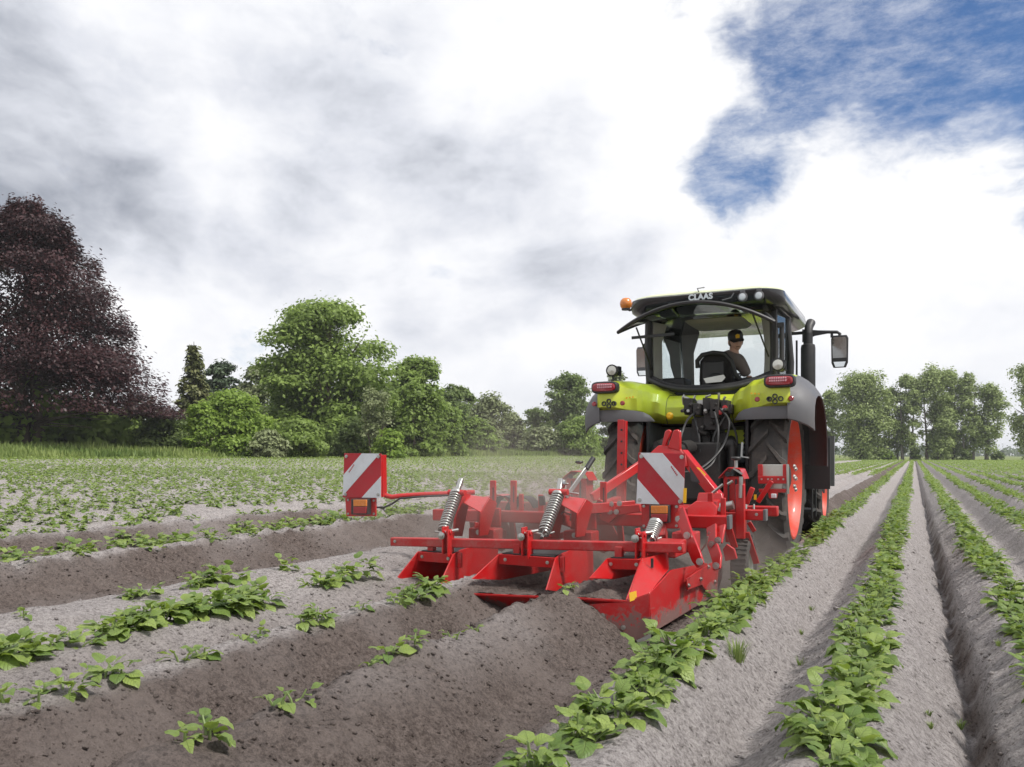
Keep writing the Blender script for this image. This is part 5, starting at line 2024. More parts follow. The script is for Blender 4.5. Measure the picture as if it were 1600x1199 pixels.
# linkage brackets (two arched cheeks and a slotted cover plate) ------
def bracket(L, Rr, cover, hole, yb=5.75, yf=6.15):
    g_ = bpy.data.objects.new('bracket', None)
    col.objects.link(g_)
    g_.parent = imp
    for poly in (L, Rr):
        pts = [at(x, y, yb + dy) for x, y, dy in poly]
        q = B()
        q.plate(pts, .014, (1, -.12, 0))
        q.build('cheek', M['red'], g_, bevel=.003)
    pts = [at(x, y, yb + dy) for x, y, dy in cover]
    c = sum(pts, Vector()) / len(pts)
    hp = [at(x, y, yb + dy) for x, y, dy in hole]
    nrm = (pts[1] - pts[0]).cross(pts[2] - pts[0]).normalized()
    q = B()
    q.plate(pts, .010)
    o = q.build('cover_plate', M['red'], g_, bevel=.004)
    q = B()
    off = nrm * .0065 if nrm.y < 0 else -nrm * .0065
    q.plate([p + off for p in hp], .003)
    q.build('slot', M['dark'], o)
    q = B()
    a_, b_ = pts[3], pts[2]
    q.box((c.x, yf - .02, c.z - .14), (.22, .03, .16))
    q.box((c.x + .02, yf - .12, c.z - .27), (.24, .16, .10))
    q.build('inner_block', M['red_dusty'], g_, bevel=.01)
    bolts(g_, [Vector((c.x + .0, yf - .21, c.z - .25)), Vector((c.x - .12, yf - .22, c.z - .33)), Vector((c.x + .14, yf - .22, c.z - .33))], r=.014)
    return g_


for ox, oy, dust in ((0, 0, 0), (151, 2, 1), (316, 6, 0)):
    if ox == 316:
        continue
    bracket([(724 + ox, 770 + oy, .05), (735 + ox, 772 + oy, .25), (726 + ox, 800 + oy, .3), (722 + ox, 838 + oy, .12), (709 + ox, 838 + oy, .05), (709 + ox, 812 + oy, .0)],
            [(764 + ox, 778 + oy, .1), (776 + ox, 786 + oy, .3), (766 + ox, 812 + oy, .35), (762 + ox, 836 + oy, .15), (748 + ox, 838 + oy, .05), (750 + ox, 803 + oy, .0)],
            [(731 + ox, 774 + oy, .26), (764 + ox, 778 + oy, .26), (751 + ox, 801 + oy, .0), (724 + ox, 786 + oy, .02)],
            [(738 + ox, 781 + oy, .17), (752 + ox, 783 + oy, .17), (747 + ox, 791 + oy, .10), (739 + ox, 788 + oy, .11)])

# slotted uprights standing on the beams
q = B()
for x, y0, y1, w in ((770.5, 751, 800, .058), (802.5, 751, 800, .058), (845, 773, 803, .045), (814.5, 772, 802, .042), (943, 753, 800, .058), (1110, 770, 806, .045), (1130, 778, 808, .04)):
    p, r_ = at(x, y0, 6.34), at(x, y1, 6.34)
    q.bar(p, r_, .018, w, up=(1, 0, 0))
ups = q.each('upright', M['red'], imp, bevel=.006)
q = B()
for x, y0, y1 in ((770.5, 762, 785), (802.5, 760, 785), (943, 762, 785)):
    p, r_ = at(x, y0, 6.327), at(x, y1, 6.327)
    q.bar(p, r_, .004, .008, up=(1, 0, 0))
q.each('slot', M['dark'], imp)
# curved guards beside the uprights
for x, y, mt in ((781, 788, 'red'), (790, 790, 'dark'), (815, 791, 'dark')):
    q = B()
    c = at(x, y, 6.5)
    rings = []
    for k in range(9):
        a_ = R(20 * k)
        for_ = c + Vector((-math.cos(a_) * .14, 0, math.sin(a_) * .14 - .06))
        rings.append([for_ + Vector((0, -.05, 0)), for_ + Vector((0, .12, 0)), for_ + Vector((0, .12, .008)), for_ + Vector((0, -.05, .008))])
    q.loft(rings)
    q.build('curved_guard', M[mt], imp, smooth=40)
# row units hanging in front of the ridging bodies: legs, tines and coulters half lost in dust
for x in (738, 800, 868, 905, 968):
    p = at(x, 815, 6.45)
    q = B()
    q.bar(p, p + Vector((.0, .10, -.34)), .05, .03, up=(0, 1, 0))
    q.bar(p + Vector((0, .1, -.33)), p + Vector((.0, -.06, -.5)), .045, .02, up=(0, 1, 0))
    q.build('tine', M['red_dusty'], imp, bevel=.004)
for x in (770, 838, 930):
    p = at(x, 818, 6.6)
    q = B()
    q.plate([p + Vector((-.12, 0, .02)), p + Vector((.14, 0, .02)), p + Vector((.22, .05, -.16)), p + Vector((.05, .08, -.26)), p + Vector((-.16, .05, -.18))], .012)
    q.build('soil_guard', M['red_dusty'], imp, bevel=.004)

# headstock -----------------------------------------------------------
hs = bpy.data.objects.new('headstock', None)
col.objects.link(hs)
hs.parent = imp
q = B()
Yh = 7.3
q.plate([at(1040, 674, Yh), at(1046, 671, Yh), at(1050, 674, Yh), at(1040, 700, Yh), at(1034, 700, Yh)], .05, (0, 1, 0))
q.plate([at(1053, 673, Yh - .02), at(1060, 671, Yh - .02), at(1064, 676, Yh - .02), at(1064, 705, Yh - .02), at(1044, 700, Yh - .02)], .05, (0, 1, 0))
q.each('hitch_cheek', M['red'], hs, bevel=.008)
q = B()
q.plate([at(1012, 712, Yh - .05), at(1030, 696, Yh), at(1060, 696, Yh), at(1072, 712, Yh - .05), at(1076, 730, Yh - .06), at(1004, 730, Yh - .06)], .05, (0, 1, 0))
q.build('hitch_plate', M['red_dusty'], hs, bevel=.01)
q = B()
q.bar(at(1066, 708, Yh), at(1128, 785, Yh - .15), .08, .09)
q.bar(at(1008, 722, Yh), at(925, 778, Yh - .5), .04, .08)
q.bar(at(1050, 716, Yh), at(1058, 790, Yh), .12, .08)
q.each('brace', M['red'], hs, bevel=.008)
q = B()
q.plate([at(1077, 726, Yh - .07), at(1104, 752, Yh - .12), at(1101, 757, Yh - .12), at(1080, 752, Yh - .1)], .006, (0, 1, 0))
q.build('gap', M['dark'], hs)
q = B()
q.plate([at(1088, 730, Yh - .10), at(1092, 731, Yh - .10), at(1103, 742, Yh - .12), at(1100, 745, Yh - .12)], .006, (0, 1, 0))
q.build('yellow_reflector', M['yellow'], hs)
q = B()
q.bar(at(1002, 800, 7.0), at(1160, 804, 7.0), .10, .12)
q.plate([at(1092, 770, 7.1), at(1128, 770, 7.1), at(1136, 800, 7.05), at(1085, 800, 7.05)], .04, (0, 1, 0))
q.plate([at(1074, 808, 6.28), at(1074, 793, 6.3), at(1088, 783, 6.35), at(1112, 783, 6.35), at(1121, 792, 6.3), at(1119, 810, 6.28)], .03, (0, 1, 0))
q.each('frame_plate', M['red'], hs, bevel=.008)
# perforated upright mast left of the boards
q = B()
m0, m1 = at(973.5, 656, 7.2), at(971, 806, 7.2)
q.bar(m0 + Vector((-.02, 0, 0)), m1 + Vector((-.02, 0, 0)), .014, .06, up=(1, 0, 0))
q.bar(m0 + Vector((.02, .02, -.01)), m1 + Vector((.02, .02, 0)), .05, .02, up=(1, 0, 0))
mast = q.build('mast', M['red'], imp, bevel=.003)
q = B()
for y in (672, 690, 708, 726):
    c = at(971, y, 7.185)
    q.cyl(c + Vector((0, -.002, 0)), c + Vector((0, .004, 0)), .010, n=10)
q.each('hole', M['dark'], mast)

# square box towers with little roofs
for (x0, x1, yr, yt, yb), Yt in (((1130, 1158, 735, 745, 806), 6.7), ((884, 916, 738, 748, 800), 7.3)):
    tw = bpy.data.objects.new('box_tower', None)
    col.objects.link(tw)
    tw.parent = imp
    q = B()
    l0, l1, r1, r0 = at(x0, yb, Yt), at(x0, yt, Yt), at(x1, yt, Yt), at(x1, yb, Yt)
    q.bar((l0 + r0) / 2 + Vector((0, .10, 0)), (l1 + r1) / 2 + Vector((0, .10, 0)), .18, (r0 - l0).length, up=(1, 0, 0))
    q.build('tower_body', M['red'], tw, bevel=.006)
    q = B()
    for f in (.3, .72):
        q.bar(l0.lerp(r0, f) + Vector((0, -.004, 0)), l1.lerp(r1, f) + Vector((0, -.004, -.02)), .008, .014, up=(1, 0, 0))
    q.each('slot', M['dark'], tw)
    q = B()
    c = (l1 + r1) / 2
    w = (r1 - l1).length
    q.plate([c + Vector((-w * .75, -.02, -.015)), c + Vector((-w * .2, -.02, .07)), c + Vector((-w * .2, .2, .07)), c + Vector((-w * .75, .2, -.015))], .008)
    q.plate([c + Vector((-w * .2, -.02, .07)), c + Vector((w * .45, -.02, .06)), c + Vector((w * .45, .2, .06)), c + Vector((-w * .2, .2, .07))], .008)
    q.plate([c + Vector((w * .45, -.02, .06)), c + Vector((w * .68, -.02, -.02)), c + Vector((w * .68, .2, -.02)), c + Vector((w * .45, .2, .06))], .008)
    q.build('tower_roof', M['red'], tw, bevel=.003)
    q = B()
    q.cyl(c + Vector((-w * .22, -.012, .02)), c + Vector((-w * .22, -.02, .02)), .022, n=14)
    q.build('hole', M['dark'], tw)
# crank spindle with black knob by the right tower
q = B()
s0, s1 = at(1158, 745, 6.6), at(1157, 778, 6.6)
q.tube([s1, s0], .016, 8)
q.tube([at(1150, 716, 6.6), at(1150, 731, 6.6)], .014, 8)
q.bar(at(1146, 732, 6.6), at(1160, 741, 6.6), .03, .012)
q.tube([at(1113, 771, 6.6), at(1130, 757, 6.6)], .012, 6)
q.tube([at(1137, 757, 6.55), at(1145, 752, 6.55)], .012, 6)
q.tube([at(1126, 793, 6.55), at(1146, 789, 6.55)], .036, 12)
q.tube([at(1124, 799, 6.5), at(1126, 792, 6.5)], .014, 8)
q.each('spindle', M['zinc'], imp, smooth=40)
q = B()
kx = at(1150, 716, 6.6)
q.lathe([(.001, .012), (.034, .010), (.040, 0), (.034, -.012), (.012, -.02)], kx, (0, 0, 1), 14)
kx = at(905, 722, 7.3)
q.lathe([(.001, .012), (.034, .010), (.040, 0), (.034, -.012), (.012, -.02)], kx, (0, 0, 1), 14)
q.each('knob', M['dark'], imp, smooth=40)
q = B()
q.bar(at(1157, 757, 6.62), at(1157, 842, 6.62), .05, .07, up=(1, 0, 0))
q.build('slide_post', M['red'], imp, bevel=.006)
q = B()
q.bar(at(1150, 800, 6.75), at(1150, 847, 6.75), .16, .14, up=(1, 0, 0))
q.build('wheel_column', M['red_dusty'], imp, bevel=.006)
q = B()
q.bar(at(1166, 788, 6.7), at(1176, 762, 6.7), .03, .04)
q.build('lever_stub', M['red'], imp, bevel=.006)

# plate carrier on the right: two dusty pale plates held in red frames
pc = bpy.data.objects.new('marker_carrier', None)
col.objects.link(pc)
pc.parent = imp
Yp = 7.25
q = B()
q.plate([at(1186, 726, Yp), at(1229, 726, Yp), at(1229, 745, Yp), at(1186, 745, Yp)], .008)
q.plate([at(1196, 752, Yp), at(1224, 752, Yp), at(1222, 764, Yp), at(1196, 764, Yp)], .008)
q.each('pale_plate', M['lens'], pc, bevel=.003)
q = B()
for x in (1188, 1227):
    q.bar(at(x, 726, Yp - .015), at(x, 748, Yp - .015), .012, .04, up=(1, 0, 0))
q.plate([at(1184, 744, Yp - .02), at(1230, 744, Yp - .02), at(1229, 756, Yp - .02), at(1185, 756, Yp - .02)], .012)
q.plate([at(1185, 764, Yp - .02), at(1229, 764, Yp - .02), at(1228, 770, Yp - .02), at(1187, 770, Yp - .02)], .012)
q.bar(at(1184, 785, Yp - .05), at(1206, 752, Yp - .05), .02, .04)
q.plate([at(1200, 770, Yp - .03), at(1216, 770, Yp - .03), at(1214, 779, Yp - .03), at(1202, 779, Yp - .03)], .02)
q.each('carrier_bar', M['red'], pc, bevel=.004)
q = B()
q.bar(at(1230.5, 726, Yp - .01), at(1231.5, 772, Yp - .01), .07, .012, up=(1, 0, 0))
q.build('end_plate', M['zinc'], pc, bevel=.002)
bolts(pc, [at(x, y, Yp - .03) + Vector((.03, 0, 0)) for x, y in ((1235, 729), (1237, 733), (1235, 745), (1237, 748), (1235, 760), (1237, 765))], axis=(1, -.3, 0), r=.012)
bolts(pc, [at(x, 749, Yp - .03) for x in (1190, 1200, 1206, 1216, 1224)], r=.005)
q = B()
q.box(at(1209, 775, Yp - .06), (.04, .03, .035))
q.each('connector', M['white'], pc, bevel=.004)
q = B()
q.plate([at(1178, 773, Yp - .1), at(1182, 773, Yp - .1), at(1182, 781, Yp - .1), at(1178, 781, Yp - .1)], .006)
q.build('yellow_reflector', M['yellow'], pc)
q = B()
q.tube([at(1166, 789, 7.1), at(1166, 801, 7.08)], .008, 6)
q.tube([at(1178, 788, 7.1), at(1178, 800, 7.08)], .008, 6)
q.each('u_bolt', M['zinc'], imp)

# depth wheel on the right
dw = bpy.data.objects.new('depth_wheel', None)
col.objects.link(dw)
dw.parent = imp
c = at(1162, 861, 6.75)
c.z = .235
q = B()
q.lathe([(.15, -.05), (.19, -.07), (.225, -.06), (.24, 0), (.225, .06), (.19, .07), (.15, .05)], c, (1, 0, 0), 40)
for k in range(36):
    a_ = 2 * math.pi * k / 36
    q.box(c + Vector((0, math.cos(a_) * .237, math.sin(a_) * .237)), (.11, .016, .016), Matrix.Rotation(a_, 3, 'X'))
q.build('tyre', M['rubber'], dw, smooth=30)
q = B()
q.lathe([(.152, .05), (.14, .03), (.06, .0), (.05, .04), (.001, .045)], c, (1, 0, 0), 28)
q.build('rim', M['zinc'], dw, smooth=40)
q = B()
q.bar(at(1166, 832, 6.65), c + Vector((.10, 0, .02)), .012, .05, up=(1, 0, 0))
q.build('fork', M['red'], dw, bevel=.004)
# coulter share on the right and its arm
q = B()
q.bar(at(1138, 822, 6.5), at(1148, 856, 6.55), .05, .02, up=(0, 1, 0))
q.build('share_arm', M['red'], imp, bevel=.004)
q = B()
q.plate([at(1136, 850, 6.45), at(1148, 858, 6.45), at(1152, 873, 6.45), at(1134, 877, 6.45), at(1130, 858, 6.45)], .016, (.5, 1, .2))
q.build('share', M['red_dusty'], imp, bevel=.004)
q = B()
q.bar(at(1170, 816, 6.9), at(1179, 831, 6.9), .014, .035)
q.build('hook', M['red'], imp, bevel=.003)

# the bent arms on the right that carry the side plates
for pts, nm in (([(1062, 798, 5.9), (1075, 836, 5.75), (1089, 872, 5.62), (1095, 884, 5.6)], 'arm'), ([(1112, 822, 6.2), (1113, 850, 6.1), (1121, 874, 5.95), (1120, 890, 5.9)], 'arm'), ([(1126, 822, 6.2), (1123, 850, 6.1)], 'arm')):
    q = B()
    P_ = [at(*p) for p in pts]
    rings = []
    for i, p in enumerate(P_):
        w = .045 if i < len(P_) - 1 else .03
        d = (P_[min(i + 1, len(P_) - 1)] - P_[max(i - 1, 0)]).normalized()
        s_ = d.cross(Vector((.35, 1, 0))).normalized()
        n_ = s_.cross(d)
        rings.append([p + s_ * w - n_ * .01, p + s_ * w + n_ * .01, p - s_ * w + n_ * .01, p - s_ * w - n_ * .01])
    q.loft(rings)
    o = q.build(nm, M['red'], imp, bevel=.004)
    bolts(o, [P_[0] + Vector((0, -.03, -.06)), P_[-1] + Vector((0, -.03, .03)), P_[1] + Vector((0, -.03, 0))], r=.016)
q = B()
q.box(at(1040, 856, 5.55), (.22, .30, .10))
q.box(at(1072, 846, 5.9), (.16, .2, .14))
q.each('arm_bracket', M['red_dusty'], imp, bevel=.01)
q = B()
q.tube([at(1106, 838, 5.9), at(1104, 850, 5.9), at(1096, 860, 5.9), at(1092, 864, 5.9)], .006, 6)
q.build('cable', M['zinc'], imp)
# linkage in front of the left half: bars fading in the dust
q = B()
for (x0, y0), (x1, y1), w in (((740, 822), (790, 835), .07), ((880, 812), (905, 822), .08), ((900, 797), (992, 790), .08), ((850, 842), (905, 832), .05)):
    q.bar(at(x0, y0, 6.0), at(x1, y1, 6.3), .03, w)
q.each('link_bar', M['red_dusty'], imp, bevel=.006)
q = B()
q.plate([at(936, 812, 6.2), at(948, 792, 6.2), at(1000, 788, 6.2), at(1002, 800, 6.2), at(965, 806, 6.2), at(952, 818, 6.2)], .03, (0, 1, 0))
q.plate([at(925, 805, 6.25), at(934, 780, 6.25), at(942, 782, 6.25), at(938, 812, 6.25)], .03, (0, 1, 0))
o = q.each('yoke_plate', M['red'], imp, bevel=.006)[0]
bolts(o, [at(953, 800, 6.17), at(963, 800, 6.17), at(955, 788, 6.17), at(968, 787, 6.17)], r=.014)
q = B()
q.bar(at(935.5, 785, 6.2), at(938, 803, 6.2), .03, .06, up=(1, 0, 0))
q.bar(at(848, 790, 6.3), at(846, 775, 6.3), .03, .05, up=(1, 0, 0))
q.each('rubber_stop', M['dark'], imp, bevel=.006)
# silver hand lever
q = B()
q.bar(at(884, 778, 5.95), at(917, 731, 6.15), .014, .036)
q.bar(at(889, 775, 5.97), at(905, 744, 6.10), .012, .02)
q.tube([at(880, 769, 5.95), at(904, 772, 5.95)], .009, 6)
q.tube([at(880, 758, 5.9), at(888, 756, 5.9)], .009, 6)
q.tube([at(868, 812, 5.9), at(880, 800, 5.9), at(892, 804, 5.9), at(891, 814, 5.9)], .007, 6)
lv = q.each('hand_lever', M['zinc'], imp, bevel=.003)[0]
q = B()
q.tube([at(916, 733, 6.145), at(927, 716, 6.22)], .022, 10)
q.build('grip', M['dark'], lv, smooth=40)


# striped warning boards and rear lamps --------------------------------
def board(tl, tr, bl, br, Y, mirror, lamp, label):
    g_ = bpy.data.objects.new('warning_board', None)
    col.objects.link(g_)
    g_.parent = imp
    A, Bq, C_, D_ = at(*bl, Y), at(*br, Y), at(*tl, Y), at(*tr, Y)

    def uv(u, v, k=0.0):
        p = (A * (1 - u) + Bq * u) * (1 - v) + (C_ * (1 - u) + D_ * u) * v
        return p + Vector((0, -k, 0))

    q = B()
    q.plate([uv(0, 0), uv(1, 0), uv(1, 1), uv(0, 1)], .004, (0, 1, 0))
    q.build('panel', M['stripe_red'], g_, bevel=.001)
    f = (lambda u: 1 - u) if mirror else (lambda u: u)
    q = B()
    for poly in ([(0, .04), (0, .51), (.48, 1), (.96, 1)], [(.50, 0), (1, .49), (1, 0)]):
        q.plate([uv(f(u), v, .0035) for u, v in poly], .002, (0, 1, 0))
    q.each('white_stripe', M['white'], g_, smooth=0)
    bolts(g_, [uv(u, v, .004) for u, v in ((.07, .07), (.93, .07), (.07, .93), (.93, .93))], r=.010)
    # maker's mark printed small on the white stripe
    q = B()
    for k in range(6):
        u, v = .14 + .024 * k, .585 + .030 * k
        q.plate([uv(f(u), v, .0055), uv(f(u + .016), v + .02, .0055), uv(f(u + .034), v - .004, .0055), uv(f(u + .018), v - .026, .0055)], .001, (0, 1, 0))
    mk = q.build('printed_mark', M['stripe_red'], g_, smooth=0)
    mk['kind'] = 'stuff'
    # frame plate behind with a lamp carrier below
    q = B()
    q.plate([uv(.03, .02, -.025), uv(.97, .02, -.025), uv(.97, .98, -.025), uv(.03, .98, -.025)], .02, (0, 1, 0))
    q.build('back_plate', M['red'], g_, bevel=.004)
    lx0, lx1, ly0, ly1, cx0, cx1, cy1 = lamp
    q = B()
    q.plate([at(cx0, ly0 - 2, Y + .03), at(cx1, ly0 - 2, Y + .03), at(cx1, cy1, Y + .03), at(cx0 + 2, cy1, Y + .03)], .02, (0, 1, 0))
    o = q.build('lamp_carrier', M['red'], g_, bevel=.005)
    bolts(o, [at(cx0 + 4, ly0 + 2, Y + .015), at(cx0 + 4, cy1 - 4, Y + .015), at(cx1 - 4, ly0 + 3, Y + .015), at(cx1 - 4, cy1 - 4, Y + .015)], r=.007)
    lo = bpy.data.objects.new('rear_lamp', None)
    col.objects.link(lo)
    lo.parent = imp
    q = B()
    q.plate([at(lx0, ly0, Y - .02), at(lx1, ly0, Y - .02), at(lx1, ly1, Y - .02), at(lx0, ly1, Y - .02)], .06, (0, 1, 0))
    q.build('lamp_housing', M['dark'], lo, bevel=.006)
    ym = ly0 + (ly1 - ly0) * .48
    q = B()
    q.plate([at(lx0 + 1.5, ly0 + 1.5, Y - .055), at(lx1 - 4, ly0 + 1.5, Y - .055), at(lx1 - 4, ym, Y - .055), at(lx0 + 1.5, ym, Y - .055)], .02, (0, 1, 0))
    q.build('amber_lens', M['orange'], lo, bevel=.003)
    q = B()
    q.plate([at(lx0 + 1.5, ym + .8, Y - .055), at(lx1 - 4, ym + .8, Y - .055), at(lx1 - 5, ly1 - 1.5, Y - .055), at(lx0 + 1.5, ly1 - 1.5, Y - .055)], .02, (0, 1, 0))
    q.build('red_lens', M['lens_red'], lo, bevel=.003)
    return g_


gl = board((538, 708.4), (596, 709), (536, 777.6), (595.5, 778), 6.0, False, (551.5, 577, 779.5, 804, 540, 588, 807), 'left')
gr = board((997.5, 707.5), (1071, 708.7), (994.5, 787), (1068, 789.5), 5.95, True, (1016, 1047, 789, 817, 1002, 1061, 826), 'right')
q = B()
q.plate([at(597, 711, 6.03), at(603, 711, 6.10), at(604, 776, 6.10), at(597, 777, 6.03)], .012)
q.build('board_edge', M['red'], gl, bevel=.002)
q = B()
q.bar(at(1070.5, 763, 5.94), at(1069.5, 786, 5.94), .008, .022, up=(1, 0, 0))
q.build('yellow_reflector', M['yellow'], gr)
arm = [at(601, 774, 6.08), at(612, 777, 6.1), at(622, 775.5, 6.12), at(660, 773, 6.2), at(700, 771.5, 6.3), at(742, 769.5, 6.42)]
q = B()
q.tube(arm, .022, 10)
o = q.build('board_arm', M['red'], imp, smooth=60)
q = B()
for f in (.12, .35, .55, .75, .92):
    p = arm[2].lerp(arm[5], f)
    q.tube([p + Vector((-.006, 0, 0)), p + Vector((.006, 0, 0))], .026, 10)
q.each('cable_tie', M['red_dusty'], o)
q = B()
q.tube([at(588, 793, 6.05), at(600, 793, 6.07), at(612, 788, 6.1), at(625, 779, 6.1), at(660, 776, 6.18), at(705, 774, 6.28)], .009, 6)
q.build('cable', M['dark'], o, smooth=60)
q = B()
q.bar(at(1031, 826, 5.98), at(1031, 845, 5.9), .12, .10, up=(1, 0, 0))
q.build('lamp_post', M['red_dusty'], imp, bevel=.008)
o = q
# ---------------------------------------------------------------- potato plants
def potato_mat(name, per_object):
    m, t = new_mat(name)
    gen = t.n('ShaderNodeTexCoord').outputs['Object']
    if per_object:
        tone = t.n('ShaderNodeObjectInfo').outputs['Random']
    else:
        tone = t.n('ShaderNodeAttribute', attribute_name='tone').outputs['Fac']
    lf = t.n('ShaderNodeAttribute', attribute_name='leafuv')
    sp = t.n('ShaderNodeSeparateXYZ', {0: lf.outputs['Vector']})
    u, v = sp.outputs[0], sp.outputs[1]          # u: across (-1..1), v: along the leaf (0..1)
    au = t.m('ABSOLUTE', u)
    # side veins run forward from the midrib
    w = t.m('SINE', t.m('MULTIPLY', t.m('SUBTRACT', v, t.m('MULTIPLY', au, 0.28)), 44.0))
    vein = t.m('MAXIMUM', t.mr(w, 0.72, 1.0), t.mr(au, 0.10, 0.02))
    ns = t.n('ShaderNodeTexNoise', {'Vector': gen, 'Scale': 30.0, 'Detail': 3.0}).outputs[0]
    base = t.mix(tone, (0.115, 0.195, 0.040), (0.330, 0.420, 0.105))
    base = t.mix(t.mr(ns, 0.35, 0.7, 0, 0.4), base, (0.16, 0.24, 0.06))
    base = t.mix(t.m('MULTIPLY', vein, 0.35), base, (0.26, 0.34, 0.11))
    hgt = t.m('SUBTRACT', t.m('MULTIPLY', ns, 0.3), vein)
    bp = t.n('ShaderNodeBump', {'Height': hgt, 'Strength': 0.8, 'Distance': 0.005})
    d = t.n('ShaderNodeBsdfPrincipled', {'Base Color': base, 'Roughness': 0.40, 'Specular IOR Level': 0.5, 'Normal': bp.outputs[0]})
    tr = t.n('ShaderNodeBsdfTranslucent', {'Color': t.mix(1.0, base, (1.15, 1.2, .6), 'MULTIPLY')})
    mx = t.n('ShaderNodeMixShader', {0: 0.32, 1: d.outputs[0], 2: tr.outputs[0]})
    finish(t, mx.outputs[0])
    return m


PM_LEAF = potato_mat('potato_leaf', True)
PM_MASS = potato_mat('potato_leaf_mass', False)
M['stem'] = paint('potato_stem', (0.16, 0.22, 0.07), 0.6, dust=0.1)


def leaf_shape(seed, ny=8, nx=2):
    """one ovate leaflet, 1 m long before scaling, folded along the midrib with a drooping tip and a wavy edge"""
    r = np.random.default_rng(seed)
    V, UV = [], []
    vs_ = np.linspace(0, 1, ny)
    cols = np.linspace(-1, 1, 2 * nx + 1)
    droop, fold, ph, tw = r.uniform(.25, .55), r.uniform(.15, .4), r.uniform(0, 6.28), r.uniform(-.25, .25)
    for v in vs_:
        hw = .34 * (math.sin(math.pi * min(1, .04 + .96 * v ** .72)) ** .75) * (1 if v < .98 else .15)
        for c in cols:
            x = c * hw
            z = .22 * v - droop * v * v + fold * abs(x) * (1 - .5 * v) - abs(c) ** 2 * .05
            z += (.045 * math.sin(ph + v * 9 + c * 1.5) + .03 * math.sin(v * 21 + ph * 2 - 3 * abs(c))) * abs(c) + tw * x * v
            V.append((x, v * (1 - .12 * droop * v), z))
            UV.append((c, v, 0))
    n = len(cols)
    F = []
    for j in range(ny - 1):
        for i in range(n - 1):
            a = j * n + i
            F.append((a, a + 1, a + n + 1, a + n))
    return np.array(V), np.array(UV), np.array(F)


def with_uv(me, UV, tone=None):
    a = me.attributes.new('leafuv', 'FLOAT_VECTOR', 'POINT')
    a.data.foreach_set('vector', np.asarray(UV, np.float32).ravel())
    if tone is not None:
        b = me.attributes.new('tone', 'FLOAT', 'POINT')
        b.data.foreach_set('value', np.asarray(tone, np.float32))
    return me


LEAF = [leaf_shape(i) for i in range(6)]
LEAF_LO = [leaf_shape(i, 3, 1) for i in range(4)]
LEAF_ME = []
for V_, UV_, F_ in LEAF:
    me_ = with_uv(np_mesh('leaf', V_, F_, True), UV_)
    me_.materials.append(PM_LEAF)
    LEAF_ME.append(me_)


def rosette(n, size, r, leaf=.108):
    """leaf placements of one plant: list of (position, 3x3 matrix scaled)"""
    out = []
    ns = max(2, int(n / 6))
    stems = []
    for s in range(ns):
        a = 2.4 * s + r.uniform(-.5, .5)
        d = size * r.uniform(.12, .72) if ns > 2 else size * .3
        stems.append((math.cos(a) * d, math.sin(a) * d, size * r.uniform(.50, .85) * (1 - .5 * d / size)))
    for i in range(n):
        sx, sy, sz = stems[i % ns]
        k = (i // ns) / max(1, n / ns)                 # 0 top of the stem .. 1 low leaves
        a = i * 2.39996 + r.uniform(-.5, .5)
        L = leaf * size / .2 * r.uniform(.65, 1.2) * (.7 + .55 * k if k < .7 else 1.05)
        out_a = math.atan2(sy, sx)
        if k > .35 and r.uniform(0, 1) < .6:
            a = out_a + r.uniform(-1.1, 1.1)
        pos = np.array([sx * (.45 + .5 * (1 - k)) + math.cos(a) * .03 * size / .2, sy * (.45 + .5 * (1 - k)) + math.sin(a) * .03 * size / .2, max(.02, sz * (1 - .85 * k))])
        el = .55 - 1.05 * k + r.uniform(-.28, .28)      # inner leaves stand up, outer ones hang
        Y_ = np.array([math.cos(a) * math.cos(el), math.sin(a) * math.cos(el), math.sin(el)])
        X_ = np.array([math.sin(a), -math.cos(a), r.uniform(-.35, .35)])
        X_ -= Y_ * X_.dot(Y_)
        X_ /= np.linalg.norm(X_)
        Z_ = np.cross(X_, Y_)
        if Z_[2] < 0 and k < .8:
            X_, Z_ = -X_, -Z_
        out.append((pos, np.stack([X_ * r.uniform(.85, 1.25), Y_, Z_], 1) * L, stems[i % ns]))
    return out


def merged(leaves, shapes, r):
    Vs, Us, Fs, Ts, b = [], [], [], [], 0
    for pos, mt, _ in leaves:
        V, U, F = shapes[r.integers(0, len(shapes))]
        Vs.append(V @ mt.T + pos)
        Us.append(U)
        Fs.append(F + b)
        Ts.append(np.full(len(V), r.random()))
        b += len(V)
    return np.concatenate(Vs), np.concatenate(Us), np.concatenate(Fs), np.concatenate(Ts)


# positions ------------------------------------------------------------
cand = []          # x, y, size, leaves, row key


def add_row(X, y0, y1, key, pres=.95, size=(.125, .185), step=.29, n=30):
    y = y0 + rnd.random() * .2
    sz = rnd.uniform(*size)
    while y < y1:
        if rnd.random() < pres:
            sz = .55 * sz + .45 * rnd.uniform(*size)
            cand.append((X + rnd.gauss(0, .022), y, sz * rnd.uniform(.85, 1.15) * (1.12 if y < 4.5 else 1.0), max(8, int(n * rnd.uniform(.75, 1.2))), key))
        y += step * rnd.uniform(.8, 1.2)


